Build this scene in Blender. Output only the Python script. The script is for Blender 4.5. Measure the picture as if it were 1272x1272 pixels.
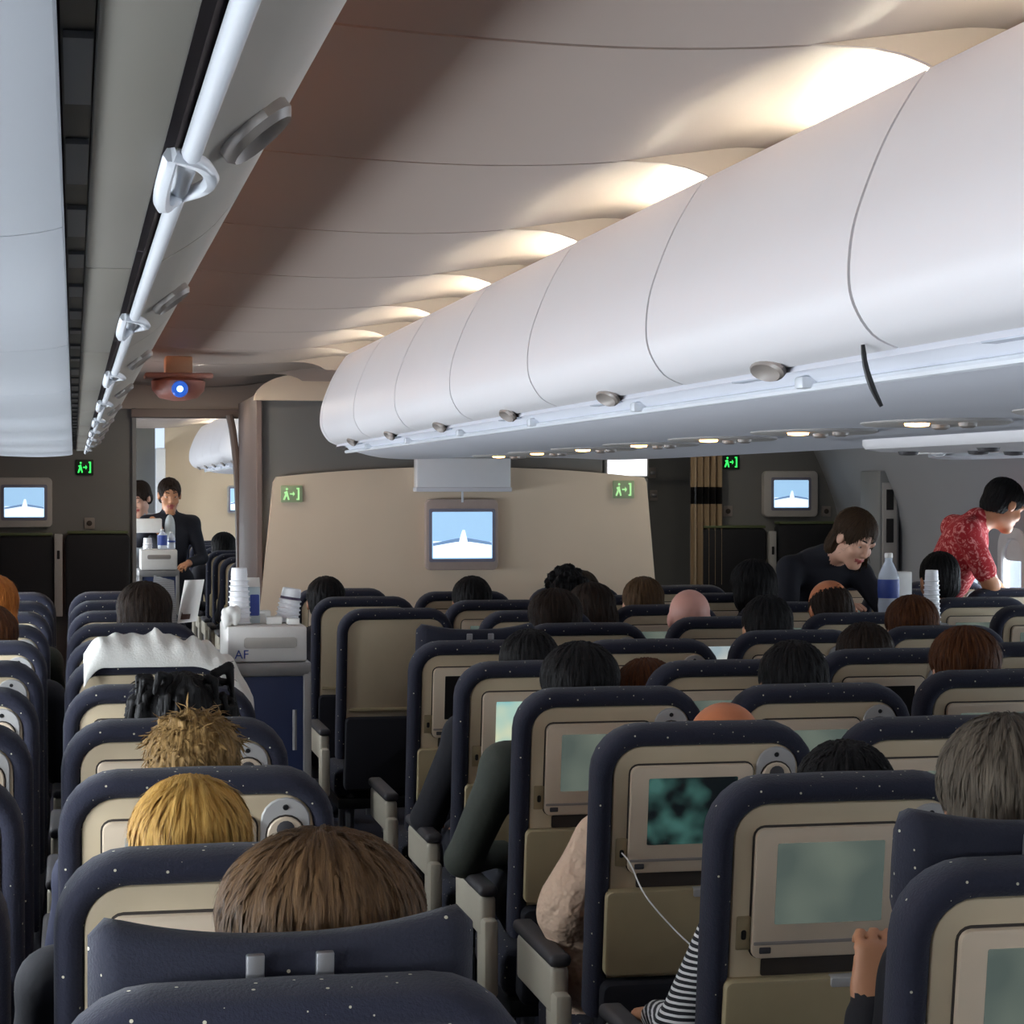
import bpy, bmesh, math, random
import numpy as np
from mathutils import Matrix, Vector, Euler

for _o in list(bpy.data.objects):
    bpy.data.objects.remove(_o, do_unlink=True)
SC = bpy.context.scene
COL = SC.collection
random.seed(7)
CZ = 1.59            # eye height above the cabin floor
CX = 2.05            # centre line of the cabin

# ------------------------------------------------------------------ camera
cam_data = bpy.data.cameras.new('camera')
cam_data.sensor_width = 36.0
cam_data.lens = 36.0 * 2650.0 / 1272.0
cam_data.clip_start = 0.05
cam_data.clip_end = 200
cam = bpy.data.objects.new('camera', cam_data)
COL.objects.link(cam)
cam.location = (0, 0, CZ)
cam.rotation_euler = (math.radians(90) - math.atan(28 / 2650.0), 0, -math.radians(11.6))
SC.camera = cam

# ------------------------------------------------------------------ world and exposure
wd = bpy.data.worlds.new('sky')
SC.world = wd
wd.use_nodes = True
wd.node_tree.nodes['Background'].inputs[0].default_value = (0.62, 0.74, 1.0, 1)
wd.node_tree.nodes['Background'].inputs[1].default_value = 1.0
SC.view_settings.view_transform = 'Standard'
SC.view_settings.look = 'None'
SC.view_settings.gamma = 1.0
SC.view_settings.use_curve_mapping = False
SC.view_settings.exposure = 0.30
SC.cycles.max_bounces = 8
SC.cycles.diffuse_bounces = 5
SC.cycles.sample_clamp_indirect = 4.0
DAY_L, DAY_R = 15.0, 8.0       # daylight through each window (W)
TUBE = 64.0                    # cove tubes
WARM = 19.0                     # warm night-light tubes over the window bins

def area(name, loc, rot, sx, sy, power, col):
    l = bpy.data.lights.new(name, 'AREA')
    l.shape = 'RECTANGLE'; l.size = sx; l.size_y = sy; l.energy = power; l.color = col
    o = bpy.data.objects.new(name, l)
    o.location = loc; o.rotation_euler = rot
    COL.objects.link(o)
    return o
WIN_Y = [-3.6 + 0.533 * i * 1.0 for i in range(48)]
WIN_Y = [y for y in WIN_Y if not (11.0 < y < 13.9)]
for _y in WIN_Y:
    area('daylight', (-0.72, _y, 1.17), (0, math.radians(-90), 0), 0.32, 0.22, DAY_L, (0.86, 0.93, 1.0))
    area('daylight', (4.84, _y, 1.17), (0, math.radians(90), 0), 0.32, 0.22, DAY_R, (0.80, 0.90, 1.0))

# ------------------------------------------------------------------ materials
def lin(c):
    return tuple(((v / 255.0) / 12.92 if v / 255.0 <= 0.04045 else ((v / 255.0 + 0.055) / 1.055) ** 2.4) for v in c)
MATS = {}
def mat(name, rgb, rough=0.5, metal=0.0, var=0.06, scale=30.0, bump=0.0, emis=None, estr=0.0, sheen=0.0, alpha=1.0, trans=0.0):
    if name in MATS: return MATS[name]
    m = bpy.data.materials.new(name); m.use_nodes = True
    nt = m.node_tree; b = nt.nodes['Principled BSDF']
    c = lin(rgb)
    b.inputs['Roughness'].default_value = rough
    b.inputs['Metallic'].default_value = metal
    if sheen: b.inputs['Sheen Weight'].default_value = sheen
    tc = nt.nodes.new('ShaderNodeTexCoord')
    nz = nt.nodes.new('ShaderNodeTexNoise'); nz.inputs['Scale'].default_value = scale; nz.inputs['Detail'].default_value = 3
    nt.links.new(tc.outputs['Object'], nz.inputs['Vector'])
    mx = nt.nodes.new('ShaderNodeMix'); mx.data_type = 'RGBA'
    mx.inputs['A'].default_value = tuple(v * (1 - var) for v in c) + (1,)
    mx.inputs['B'].default_value = tuple(min(1, v * (1 + var)) for v in c) + (1,)
    nt.links.new(nz.outputs['Fac'], mx.inputs['Factor'])
    nt.links.new(mx.outputs['Result'], b.inputs['Base Color'])
    if bump:
        bp = nt.nodes.new('ShaderNodeBump'); bp.inputs['Strength'].default_value = bump; bp.inputs['Distance'].default_value = 0.004
        nt.links.new(nz.outputs['Fac'], bp.inputs['Height']); nt.links.new(bp.outputs['Normal'], b.inputs['Normal'])
    if emis:
        b.inputs['Emission Color'].default_value = lin(emis) + (1,)
        b.inputs['Emission Strength'].default_value = estr
    if trans:
        b.inputs['Transmission Weight'].default_value = trans
    if alpha < 1: b.inputs['Alpha'].default_value = alpha
    MATS[name] = m
    return m
def fabric(name, rgb, dot=(190, 185, 160)):
    if name in MATS: return MATS[name]
    m = mat(name, rgb, 0.9, var=0.25, scale=260, bump=0.35, sheen=0.08)
    nt = m.node_tree; b = nt.nodes['Principled BSDF']
    tc = [n for n in nt.nodes if n.type == 'TEX_COORD'][0]
    vo = nt.nodes.new('ShaderNodeTexVoronoi'); vo.inputs['Scale'].default_value = 44; vo.inputs['Randomness'].default_value = 0.55
    nt.links.new(tc.outputs['Object'], vo.inputs['Vector'])
    lt = nt.nodes.new('ShaderNodeMath'); lt.operation = 'LESS_THAN'; lt.inputs[1].default_value = 0.085
    nt.links.new(vo.outputs['Distance'], lt.inputs[0])
    old = b.inputs['Base Color'].links[0].from_socket
    mx = nt.nodes.new('ShaderNodeMix'); mx.data_type = 'RGBA'
    nt.links.new(lt.outputs[0], mx.inputs['Factor']); nt.links.new(old, mx.inputs['A'])
    mx.inputs['B'].default_value = lin(dot) + (1,)
    nt.links.new(mx.outputs['Result'], b.inputs['Base Color'])
    return m
def hairmat(name, rgb, rgb2):
    if name in MATS: return MATS[name]
    m = mat(name, rgb, 0.62, var=0.1, scale=60); m.node_tree.nodes['Principled BSDF'].inputs['Specular IOR Level'].default_value = 0.18
    nt = m.node_tree; b = nt.nodes['Principled BSDF']
    tc = [n for n in nt.nodes if n.type == 'TEX_COORD'][0]
    sp = nt.nodes.new('ShaderNodeSeparateXYZ'); nt.links.new(tc.outputs['Object'], sp.inputs[0])
    at = nt.nodes.new('ShaderNodeMath'); at.operation = 'ARCTAN2'
    nt.links.new(sp.outputs['X'], at.inputs[0]); nt.links.new(sp.outputs['Y'], at.inputs[1])
    cb = nt.nodes.new('ShaderNodeCombineXYZ')
    ml = nt.nodes.new('ShaderNodeMath'); ml.operation = 'MULTIPLY'; ml.inputs[1].default_value = 14.0
    nt.links.new(at.outputs[0], ml.inputs[0]); nt.links.new(ml.outputs[0], cb.inputs['X'])
    mz = nt.nodes.new('ShaderNodeMath'); mz.operation = 'MULTIPLY'; mz.inputs[1].default_value = 9.0
    nt.links.new(sp.outputs['Z'], mz.inputs[0]); nt.links.new(mz.outputs[0], cb.inputs['Z'])
    nz = nt.nodes.new('ShaderNodeTexNoise'); nz.inputs['Scale'].default_value = 1.6; nz.inputs['Detail'].default_value = 5; nz.inputs['Roughness'].default_value = 0.7
    nt.links.new(cb.outputs[0], nz.inputs['Vector'])
    rp = nt.nodes.new('ShaderNodeValToRGB')
    rp.color_ramp.elements[0].position = 0.35; rp.color_ramp.elements[1].position = 0.68
    rp.color_ramp.elements[0].color = lin(rgb) + (1,); rp.color_ramp.elements[1].color = lin(rgb2) + (1,)
    nt.links.new(nz.outputs['Fac'], rp.inputs[0]); nt.links.new(rp.outputs[0], b.inputs['Base Color'])
    bp = nt.nodes.new('ShaderNodeBump'); bp.inputs['Strength'].default_value = 0.7; bp.inputs['Distance'].default_value = 0.006
    nt.links.new(nz.outputs['Fac'], bp.inputs['Height']); nt.links.new(bp.outputs['Normal'], b.inputs['Normal'])
    return m
def stripemat(name, a, c, freq, axis='Z'):
    if name in MATS: return MATS[name]
    m = mat(name, a, 0.85, bump=0.1)
    nt = m.node_tree; b = nt.nodes['Principled BSDF']
    tc = [n for n in nt.nodes if n.type == 'TEX_COORD'][0]
    wv = nt.nodes.new('ShaderNodeTexWave'); wv.bands_direction = axis; wv.inputs['Scale'].default_value = freq; wv.inputs['Distortion'].default_value = 1.2
    wv.inputs['Detail Scale'].default_value = 0.6
    nt.links.new(tc.outputs['Object'], wv.inputs['Vector'])
    rp = nt.nodes.new('ShaderNodeValToRGB'); rp.color_ramp.interpolation = 'CONSTANT'
    rp.color_ramp.elements[1].position = 0.62
    rp.color_ramp.elements[0].color = lin(a) + (1,); rp.color_ramp.elements[1].color = lin(c) + (1,)
    nt.links.new(wv.outputs['Color'], rp.inputs[0]); nt.links.new(rp.outputs[0], b.inputs['Base Color'])
    return m
def floralmat(name, a, c):
    if name in MATS: return MATS[name]
    m = mat(name, a, 0.85)
    nt = m.node_tree; b = nt.nodes['Principled BSDF']
    tc = [n for n in nt.nodes if n.type == 'TEX_COORD'][0]
    nz = nt.nodes.new('ShaderNodeTexNoise'); nz.inputs['Scale'].default_value = 26; nz.inputs['Detail'].default_value = 4; nz.inputs['Distortion'].default_value = 2.2
    nt.links.new(tc.outputs['Object'], nz.inputs['Vector'])
    rp = nt.nodes.new('ShaderNodeValToRGB')
    rp.color_ramp.elements[0].position = 0.52; rp.color_ramp.elements[1].position = 0.60
    rp.color_ramp.elements[0].color = lin(a) + (1,); rp.color_ramp.elements[1].color = lin(c) + (1,)
    nt.links.new(nz.outputs['Fac'], rp.inputs[0]); nt.links.new(rp.outputs[0], b.inputs['Base Color'])
    return m
def screenmat(name, c1, c2, strength, scale=14.0):
    """a display face"""
    if name in MATS: return MATS[name]
    m = mat(name, (20, 22, 24), 0.25)
    nt = m.node_tree; b = nt.nodes['Principled BSDF']
    tc = [n for n in nt.nodes if n.type == 'TEX_COORD'][0]
    nz = nt.nodes.new('ShaderNodeTexNoise'); nz.inputs['Scale'].default_value = scale; nz.inputs['Detail'].default_value = 1.5
    nt.links.new(tc.outputs['Object'], nz.inputs['Vector'])
    rp = nt.nodes.new('ShaderNodeValToRGB')
    rp.color_ramp.elements[0].position = 0.40; rp.color_ramp.elements[1].position = 0.62
    rp.color_ramp.elements[0].color = lin(c1) + (1,); rp.color_ramp.elements[1].color = lin(c2) + (1,)
    nt.links.new(nz.outputs['Fac'], rp.inputs[0]); nt.links.new(rp.outputs[0], b.inputs['Emission Color'])
    b.inputs['Emission Strength'].default_value = strength
    return m
def tubemat(name, rgb, strength):
    return mat(name, (240, 240, 235), 0.4, emis=rgb, estr=strength)

NAVY = fabric('navy_fabric', (22, 24, 42))
NAVY2 = fabric('navy_headrest_fabric', (20, 22, 38))
BEIGE = mat('beige_plastic', (192, 175, 146), 0.45, var=0.04)
BEZEL = mat('bezel_plastic', (206, 188, 164), 0.42, var=0.03)
TRAY = mat('tray_plastic', (160, 145, 112), 0.5, var=0.05)
LINE = mat('recess_line', (50, 42, 36), 0.7)
BLACK = mat('black_plastic', (14, 14, 16), 0.5)
POCKET = mat('pocket_fabric', (18, 18, 26), 0.9, bump=0.2, scale=120)
GREYP = mat('grey_plastic', (170, 168, 165), 0.45)
DGREY = mat('dark_grey_panel', (112, 112, 110), 0.55, var=0.05, scale=8)
MGREY = mat('mid_grey_panel', (126, 128, 130), 0.55, var=0.03, scale=8)
ARMP = mat('armrest_pad', (60, 58, 60), 0.6)
ARMB = mat('armrest_body', (176, 168, 150), 0.5)
METAL = mat('brushed_metal', (150, 150, 152), 0.35, metal=0.8)
BINW = mat('bin_white', (226, 224, 226), 0.42, var=0.012, scale=5)
BINU = mat('bin_underside', (220, 222, 230), 0.5, var=0.02, scale=6)
BINL = mat('bin_lavender_grey', (124, 120, 112), 0.5, var=0.02, scale=6)
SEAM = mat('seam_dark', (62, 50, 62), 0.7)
TAUPE = mat('latch_taupe', (140, 132, 126), 0.4)
DUCT = mat('duct_panel', (188, 192, 198), 0.5, var=0.02, scale=6)
BINB = mat('bin_beige', (196, 188, 176), 0.45, var=0.02, scale=6)
CEIL = mat('ceiling_panel', (170, 156, 146), 0.55, var=0.015, scale=4)
BULK = mat('bulkhead_beige', (226, 208, 184), 0.6, var=0.03, scale=5)
WALLG = mat('wall_grey', (150, 152, 156), 0.6, var=0.03, scale=5)
CARPET = mat('carpet', (38, 40, 58), 0.95, var=0.3, scale=150, bump=0.4)
RAIL = mat('rail_white', (230, 234, 240), 0.25, var=0.01)
CUPW = mat('cup_white', (236, 236, 238), 0.4, var=0.01)
CARTB = mat('cart_blue', (32, 46, 84), 0.5)
CARTG = mat('cart_aluminium', (150, 148, 146), 0.4, metal=0.5)
PAPER = mat('paper_white', (232, 230, 224), 0.7)
SCR = {
    'grey': screenmat('screen_grey_reflection', (104, 118, 112), (134, 146, 134), 0.42, 7),  # grey-green reflection on the glass, put in as a weak glow
    'map': screenmat('screen_map_teal', (70, 178, 196), (210, 214, 180), 0.8, 8),
    'movie': screenmat('screen_movie', (8, 14, 16), (60, 100, 94), 0.7, 16),
    'off': mat('screen_off', (38, 36, 36), 0.2),
    'pale': screenmat('screen_pale', (176, 196, 204), (222, 226, 220), 0.55, 9),
}
GLOWB = mat('blue_display', (20, 60, 120), 0.3, emis=(90, 190, 255), estr=1.6)

# ------------------------------------------------------------------ object helpers
def tag(o, label=None, cat=None, group=None, kind=None):
    if label: o['label'] = label
    if cat: o['category'] = cat
    if group: o['group'] = group
    if kind: o['kind'] = kind
    return o
def link(name, me, parent=None, loc=None, rot=None):
    o = bpy.data.objects.new(name, me); COL.objects.link(o)
    if parent is not None: o.parent = parent
    if loc is not None: o.location = loc
    if rot is not None: o.rotation_euler = rot
    return o
def empty(name, loc=(0, 0, 0), rz=0.0):
    o = link(name, None, None, loc, (0, 0, rz)); o.empty_display_size = 0.05
    return o
def mk(vs, fs, mats, smooth=True, fm=None, name='mesh', sharp=40):
    me = bpy.data.meshes.new(name)
    me.from_pydata([tuple(v) for v in vs], [], [tuple(f) for f in fs])
    for m in (mats if isinstance(mats, (list, tuple)) else [mats]): me.materials.append(m)
    if fm is not None:
        me.polygons.foreach_set('material_index', np.asarray(fm, dtype=np.int32))
    if smooth:
        me.polygons.foreach_set('use_smooth', [True] * len(me.polygons))
        try: me.set_sharp_from_angle(angle=math.radians(sharp))
        except Exception: pass
    me.validate(); me.update()
    return me
def rr(w, h, r, n=5, cx=0.0, cy=0.0):
    r = max(1e-4, min(r, w / 2 - 1e-4, h / 2 - 1e-4)); pts = []
    for sx, sy, a0 in ((1, 1, 0), (-1, 1, 90), (-1, -1, 180), (1, -1, 270)):
        for i in range(n + 1):
            a = math.radians(a0 + 90.0 * i / n)
            pts.append((cx + sx * (w / 2 - r) + r * math.cos(a), cy + sy * (h / 2 - r) + r * math.sin(a)))
    return pts
def loft(rings, cap0=True, cap1=True, closed=True):
    vs = [p for r in rings for p in r]; n = len(rings[0]); fs = []
    for i in range(len(rings) - 1):
        for j in range(n if closed else n - 1):
            a = i * n + j; b = i * n + (j + 1) % n
            fs.append((a, b, b + n, a + n))
    if cap0: fs.append(tuple(reversed(range(n))))
    if cap1: fs.append(tuple(range((len(rings) - 1) * n, len(rings) * n)))
    return vs, fs
def plate_vf(w, h, r, y0, y1, bev=0.004, cx=0.0, cz=0.0, n=5):
    """rounded slab in the x/z plane; y0 is the bevelled rear face"""
    R = lambda k, y: [(p[0], y, p[1]) for p in rr(w - 2 * k, h - 2 * k, r - k, n, cx, cz)]
    return loft([R(bev, y0), R(bev * .3, y0 + bev * .3), R(0, y0 + bev), R(0, y1)], True, True)
def box_vf(x0, x1, y0, y1, z0, z1, b=0.0, seg=1):
    if b <= 0:
        vs = [(x, y, z) for x in (x0, x1) for y in (y0, y1) for z in (z0, z1)]
        return vs, [(0, 1, 3, 2), (4, 6, 7, 5), (0, 4, 5, 1), (2, 3, 7, 6), (0, 2, 6, 4), (1, 5, 7, 3)]
    bm = bmesh.new()
    M = Matrix.Translation(((x0 + x1) / 2, (y0 + y1) / 2, (z0 + z1) / 2)) @ Matrix.Diagonal((x1 - x0, y1 - y0, z1 - z0, 1))
    bmesh.ops.create_cube(bm, size=1, matrix=M)
    bmesh.ops.bevel(bm, geom=bm.edges[:], offset=b, segments=max(2, seg + 1), profile=0.5, affect='EDGES')
    bm.verts.ensure_lookup_table()
    vs = [v.co[:] for v in bm.verts]; fs = [[v.index for v in f.verts] for f in bm.faces]
    bm.free()
    return vs, fs
def join_vf(*vfs):
    V, F = [], []
    for vs, fs in vfs:
        k = len(V); V += list(vs); F += [tuple(i + k for i in f) for f in fs]
    return V, F
def xf(vf, M):
    return [tuple(M @ Vector(v)) for v in vf[0]], vf[1]
def tube_vf(path, r, n=8, caps=True):
    P = [Vector(p) for p in path]; rings = []
    for i, p in enumerate(P):
        t = (P[min(i + 1, len(P) - 1)] - P[max(i - 1, 0)]).normalized()
        a = Vector((0, 0, 1)) if abs(t.z) < .9 else Vector((1, 0, 0))
        u = t.cross(a).normalized(); w = u.cross(t)
        rad = r[i] if isinstance(r, (list, tuple)) else r
        rings.append([tuple(p + (u * math.cos(2 * math.pi * k / n) + w * math.sin(2 * math.pi * k / n)) * rad) for k in range(n)])
    return loft(rings, caps, caps)
def lathe_vf(prof, n=20):
    rings = [[(r * math.cos(2 * math.pi * k / n), r * math.sin(2 * math.pi * k / n), z) for k in range(n)] for r, z in prof]
    return loft(rings, True, True)
def ext_vf(prof, y0, y1, steps=1, closed=True, f=None):
    """extrude an x/z profile along y"""
    rings = []
    for s in range(steps + 1):
        t = s / steps; y = y0 + (y1 - y0) * t
        rings.append([((p[0], y, p[1]) if f is None else f(p, y, t)) for p in prof])
    return loft(rings, closed, closed, closed)
def thick(prof, d):
    """closed profile: an open x/z line given thickness d on its left-hand side"""
    out = []
    for i, p in enumerate(prof):
        a = prof[max(0, i - 1)]; b = prof[min(len(prof) - 1, i + 1)]
        t = Vector((b[0] - a[0], b[1] - a[1])).normalized()
        out.append((p[0] - t.y * d, p[1] + t.x * d))
    return list(prof) + out[::-1]
def smoothline(pts, k=4):
    """Catmull-Rom through the points"""
    P = [Vector(p) for p in pts]; out = []
    for i in range(len(P) - 1):
        a, b, c, d = P[max(i - 1, 0)], P[i], P[i + 1], P[min(i + 2, len(P) - 1)]
        for s in range(k):
            t = s / k
            out.append(tuple(0.5 * ((2 * b) + (c - a) * t + (2 * a - 5 * b + 4 * c - d) * t * t + (3 * b - a - 3 * c + d) * t ** 3)))
    out.append(tuple(P[-1]))
    return out
def part(name, vf, m, parent, smooth=True, label=None, sharp=40):
    o = link(name, mk(vf[0], vf[1], m, smooth, name=name, sharp=sharp), parent)
    if label: o['label'] = label
    return o
def struct(name, vf, m, label=None, parent=None, smooth=False):
    o = part(name, vf, m, parent, smooth)
    if parent is None: tag(o, label, None, None, 'structure')
    return o
def copy_tree(o, parent=None):
    c = o.copy(); COL.objects.link(c)
    if parent is not None: c.parent = parent
    for ch in o.children: copy_tree(ch, c)
    return c
def mirx(vf):
    return [(2 * CX - v[0], v[1], v[2]) for v in vf[0]], [tuple(reversed(f)) for f in vf[1]]
def up(prof, dz=CZ):
    return [(p[0], p[1] + dz) for p in prof]

# ================================================================== the setting
ORD = ['first', 'second', 'third', 'fourth', 'fifth', 'sixth', 'seventh', 'eighth', 'ninth', 'tenth', 'eleventh', 'twelfth', 'thirteenth']
Y0, Y1 = -4.0, 22.0
struct('floor', box_vf(-0.8, 5.2, Y0, Y1, -0.06, 0.0), CARPET, 'dark blue carpeted cabin floor')
WALLP = [(-0.50, 0.0), (-0.58, 0.35), (-0.63, 0.75), (-0.645, 0.99), (-0.645, 1.35), (-0.61, 1.5), (-0.54, 1.68), (-0.46, 1.85), (-0.40, 2.05)]
def wall_vf():
    ys = [Y0]
    for y in WIN_Y: ys += [y - 0.13, y + 0.13]
    ys.append(Y1)
    vs, fs, n = [], [], len(WALLP)
    for y in ys: vs += [(p[0], y, p[1]) for p in WALLP]
    for i in range(len(ys) - 1):
        for j in range(n - 1):
            if i % 2 == 1 and j == 3: continue
            fs.append((i * n + j, i * n + j + 1, (i + 1) * n + j + 1, (i + 1) * n + j))
    return vs, fs
wvf = wall_vf()
struct('wall_left', wvf, WALLG, 'pale grey moulded side wall with oval windows', smooth=True)
struct('wall_right', mirx(wvf), WALLG, 'pale grey moulded side wall beside red-shirted man', smooth=True)
struct('wall_back', box_vf(-0.8, 5.2, Y0 - 0.08, Y0, 0, 2.4), BULK, 'beige rear bulkhead')
GLASS = mat('window_pane', (235, 240, 245), 0.1, alpha=0.12)
WFR = mat('window_frame_plastic', (206, 206, 206), 0.5)
def ring_vf(w, h, r, w2, h2, r2, y0, y1):
    R = lambda a, b, c, y: [(p[0], y, p[1]) for p in rr(a, b, c, 5)]
    return loft([R(w, h, r, y1), R(w, h, r, y0 + .006), R(w - .012, h - .012, r - .006, y0), R(w2 + .02, h2 + .02, r2, y0), R(w2, h2, r2, y0 + .01), R(w2, h2, r2, y1 + .03)], False, False)
wf_me = mk(*ring_vf(0.34, 0.45, 0.11, 0.22, 0.32, 0.085, -0.012, 0.0), WFR, name='window_frame')
wp_me = mk(*plate_vf(0.23, 0.33, 0.085, 0.02, 0.026, 0.001), GLASS, name='pane')
ws_me = mk(*plate_vf(0.23, 0.12, 0.02, 0.012, 0.018, 0.001, 0, 0.11), WFR, name='window_shade')
wi = 0
for side in (0, 1):
    for k, y in enumerate(WIN_Y):
        wi += 1
        o = link('window_%d' % wi, wf_me, None, (-0.645 if side == 0 else 2 * CX + 0.645, y, 1.17), (0, 0, math.radians(90 if side == 0 else -90)))
        tag(o, 'rounded cabin window with bright daylight behind its pane', None, 'cabin windows', 'structure')
        link('pane', wp_me, o)
        if k % 3 != 1: link('window_shade', ws_me, o)

# ------------------------------------------------------------------ ceiling bays over both aisles
PITCH = 1.067
SEAMS = [2.80 + PITCH * k for k in range(-6, 9)]          # -3.6 .. 11.3
FSEAMS = [13.7 + PITCH * k for k in range(0, 8)]          # next cabin
CEP = up(smoothline([(-0.14, 0.54), (-0.08, 0.60), (0.02, 0.628), (0.2, 0.622), (0.45, 0.605), (0.72, 0.597), (0.95, 0.607), (1.12, 0.63), (1.25, 0.645), (1.37, 0.628), (1.46, 0.57), (1.48, 0.50)], 5))
ceil_root = empty('ceiling', (0.6, 2, 2.2)); tag(ceil_root, 'pale moulded ceiling panels over the aisles', None, None, 'structure')
def ceil_bay(ya, yb):
    vf = ext_vf(thick(CEP, 0.012), ya + 0.007, yb - 0.007, 6, True, lambda p, y, t: (p[0], y, p[1] + 0.010 * math.sin(math.pi * t)))
    for w in (vf, mirx(vf)):
        o = part('ceiling_panel', w, CEIL, ceil_root, True, sharp=60)
        o.matrix_parent_inverse = ceil_root.matrix_world.inverted()
        o.location = (-0.6, -2, -2.2); o.matrix_parent_inverse = Matrix.Identity(4)
for i in range(len(SEAMS) - 1): ceil_bay(SEAMS[i], SEAMS[i + 1])
ceil_bay(SEAMS[-1], 12.25); ceil_bay(12.25, 13.7)
for i in range(len(FSEAMS) - 1): ceil_bay(FSEAMS[i], FSEAMS[i + 1])
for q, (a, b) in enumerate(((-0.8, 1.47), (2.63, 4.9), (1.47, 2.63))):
    struct('trim_%d' % (q + 1), box_vf(a, b, Y0, Y1, 2.30 if q < 2 else 2.17, 2.36), SEAM, 'dark backing box added above the ceiling panels')  # unseen dark backing; the middle box is added to stop light leaks

# cove tubes: real fluorescent tubes hidden behind the top edge of the middle bins
TUBEM = tubemat('tube_white', (255, 250, 226), TUBE)
WARMM = tubemat('tube_warm', (255, 172, 130), WARM)
tube_cnt = 0
def cove(ya, yb, x=1.345, z=CZ + 0.555, m=TUBEM, r=0.012, mir=True, lab='white fluorescent cove tube on top of middle bins', grp='cove tubes above the middle bins'):
    vf = tube_vf([(x, ya, z), (x, yb, z)], r, 8)
    caps = [tube_vf([(x, ya - 0.03, z), (x, ya, z)], r * 1.2, 8), tube_vf([(x, yb, z), (x, yb + 0.03, z)], r * 1.2, 8)]
    for w in ((0, 1) if mir else (0,)):
        root = empty('cove_tube', (x if w == 0 else 2 * CX - x, ya, z - r)); tag(root, lab, 'light tube', grp)
        for nm, g, mm in (('glass_tube', vf, m), ('end_cap', caps[0], GREYP), ('end_cap', caps[1], GREYP)):
            g = g if w == 0 else mirx(g)
            o = part(nm, g, mm, root); o.location = tuple(-c for c in root.location)
for i in range(len(SEAMS)):
    vf_ = ext_vf(up([(0.98, 0.612), (1.04, 0.612), (1.09, 0.611), (1.13, 0.604), (1.165, 0.592), (1.19, 0.577), (1.465, 0.575), (1.465, 0.655), (0.98, 0.655)]), SEAMS[i] - 0.006, SEAMS[i] + 0.006)
    for w_ in (vf_, mirx(vf_)):
        o = part('cove_divider', w_, CEIL, ceil_root, False); o.location = (-0.6, -2, -2.2)
for i in range(len(SEAMS) - 1): 
    if SEAMS[i] < 10: cove(SEAMS[i] + 0.05, SEAMS[i + 1] - 0.22)
for i in range(len(FSEAMS) - 1): cove(FSEAMS[i] + 0.05, FSEAMS[i + 1] - 0.22)
for i in range(0, len(SEAMS) - 1):
    cove(SEAMS[i] + 0.05, SEAMS[i + 1] - 0.08, -0.07, CZ + 0.545, WARMM, 0.008, False, 'warm orange night-light tube on top of window-side bins', 'night-light tubes above the window bins')

# ------------------------------------------------------------------ overhead bins
CDOOR = up(smoothline([(1.123, 0.196), (1.085, 0.215), (1.058, 0.255), (1.05, 0.298), (1.056, 0.36), (1.075, 0.42), (1.105, 0.49), (1.14, 0.55), (1.165, 0.585)], 4))
LDOOR = up(smoothline([(0.068, 0.182), (0.112, 0.214), (0.146, 0.268), (0.160, 0.325), (0.150, 0.40), (0.115, 0.49), (0.055, 0.548)], 4))
def taper(k):
    def f(p, y, t):
        s = k * t * t
        return (min(p[0] + s * 0.20, max(p[0], 1.455)), y, p[1])
    return f
def latch_vf(x, y, z, nx, nz, LL=0.075):
    """oval cupped latch lying on the lower door edge; (nx, nz) is its outward normal"""
    N = Vector((nx, 0, nz)).normalized(); T = Vector((0, 1, 0)); B = N.cross(T)
    rings = []
    for s, h in ((1.0, 0.0), (1.0, 0.006), (0.86, 0.010), (0.6, 0.004), (0.2, 0.001)):
        rings.append([tuple(Vector((x, y, z)) + T * (LL * s * math.cos(a)) + B * (0.022 * s * math.sin(a)) + N * h) for a in [2 * math.pi * q / 18 for q in range(18)]])
    return loft(rings, True, True)
LINERC = up([(1.135, 0.196), (1.075, 0.26), (1.066, 0.30), (1.09, 0.42), (1.15, 0.54), (1.185, 0.572), (1.28, 0.545), (1.47, 0.545), (1.47, 0.20)])
def center_bin(ya, yb, idx, last=False, far=False):
    nth = ORD[max(0, min(12, 12 - idx))] if not far else ORD[idx]
    f = taper(1.0) if last else None
    for w in (0, 1):
        X = (lambda v: v) if w == 0 else mirx
        root = empty('overhead_bin', (1.123 if w == 0 else 2 * CX - 1.123, ya, CZ + 0.19))
        lab = ('white bulging bin over the middle seats, tapered end by the bulkhead' if last else
               'white bulging bin over the middle seats, %s before the tapered end bin' % nth)
        if far: lab = 'white bin over next cabin middle seats, %s from the passage' % nth
        if w == 1: lab = lab + ', far side'
        tag(root, lab, 'overhead bin', 'middle overhead bins')
        off = tuple(-c for c in root.location)
        d = part('door', X(ext_vf(thick(CDOOR, -0.012), ya + 0.0055, yb - 0.0055, 6, True, f)), BINW, root, True, sharp=50); d.location = off
        b = part('housing', X(ext_vf(LINERC, ya + 0.001, yb - 0.001, 4, True, f)), SEAM if not last else BINU, root, False); b.location = off
        ym = (ya + yb) / 2
        if not last:
            l = part('latch', X(latch_vf(1.113, ym, CZ + 0.197, -0.75, -0.75)), TAUPE, root); l.location = off
for i in range(len(SEAMS) - 1):
    if SEAMS[i] < 9.0: center_bin(SEAMS[i], SEAMS[i + 1], i + 1)
center_bin(9.202, 9.95, 99, last=True)
for i in range(len(FSEAMS) - 2): center_bin(FSEAMS[i], FSEAMS[i + 1], i, far=True)
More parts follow.
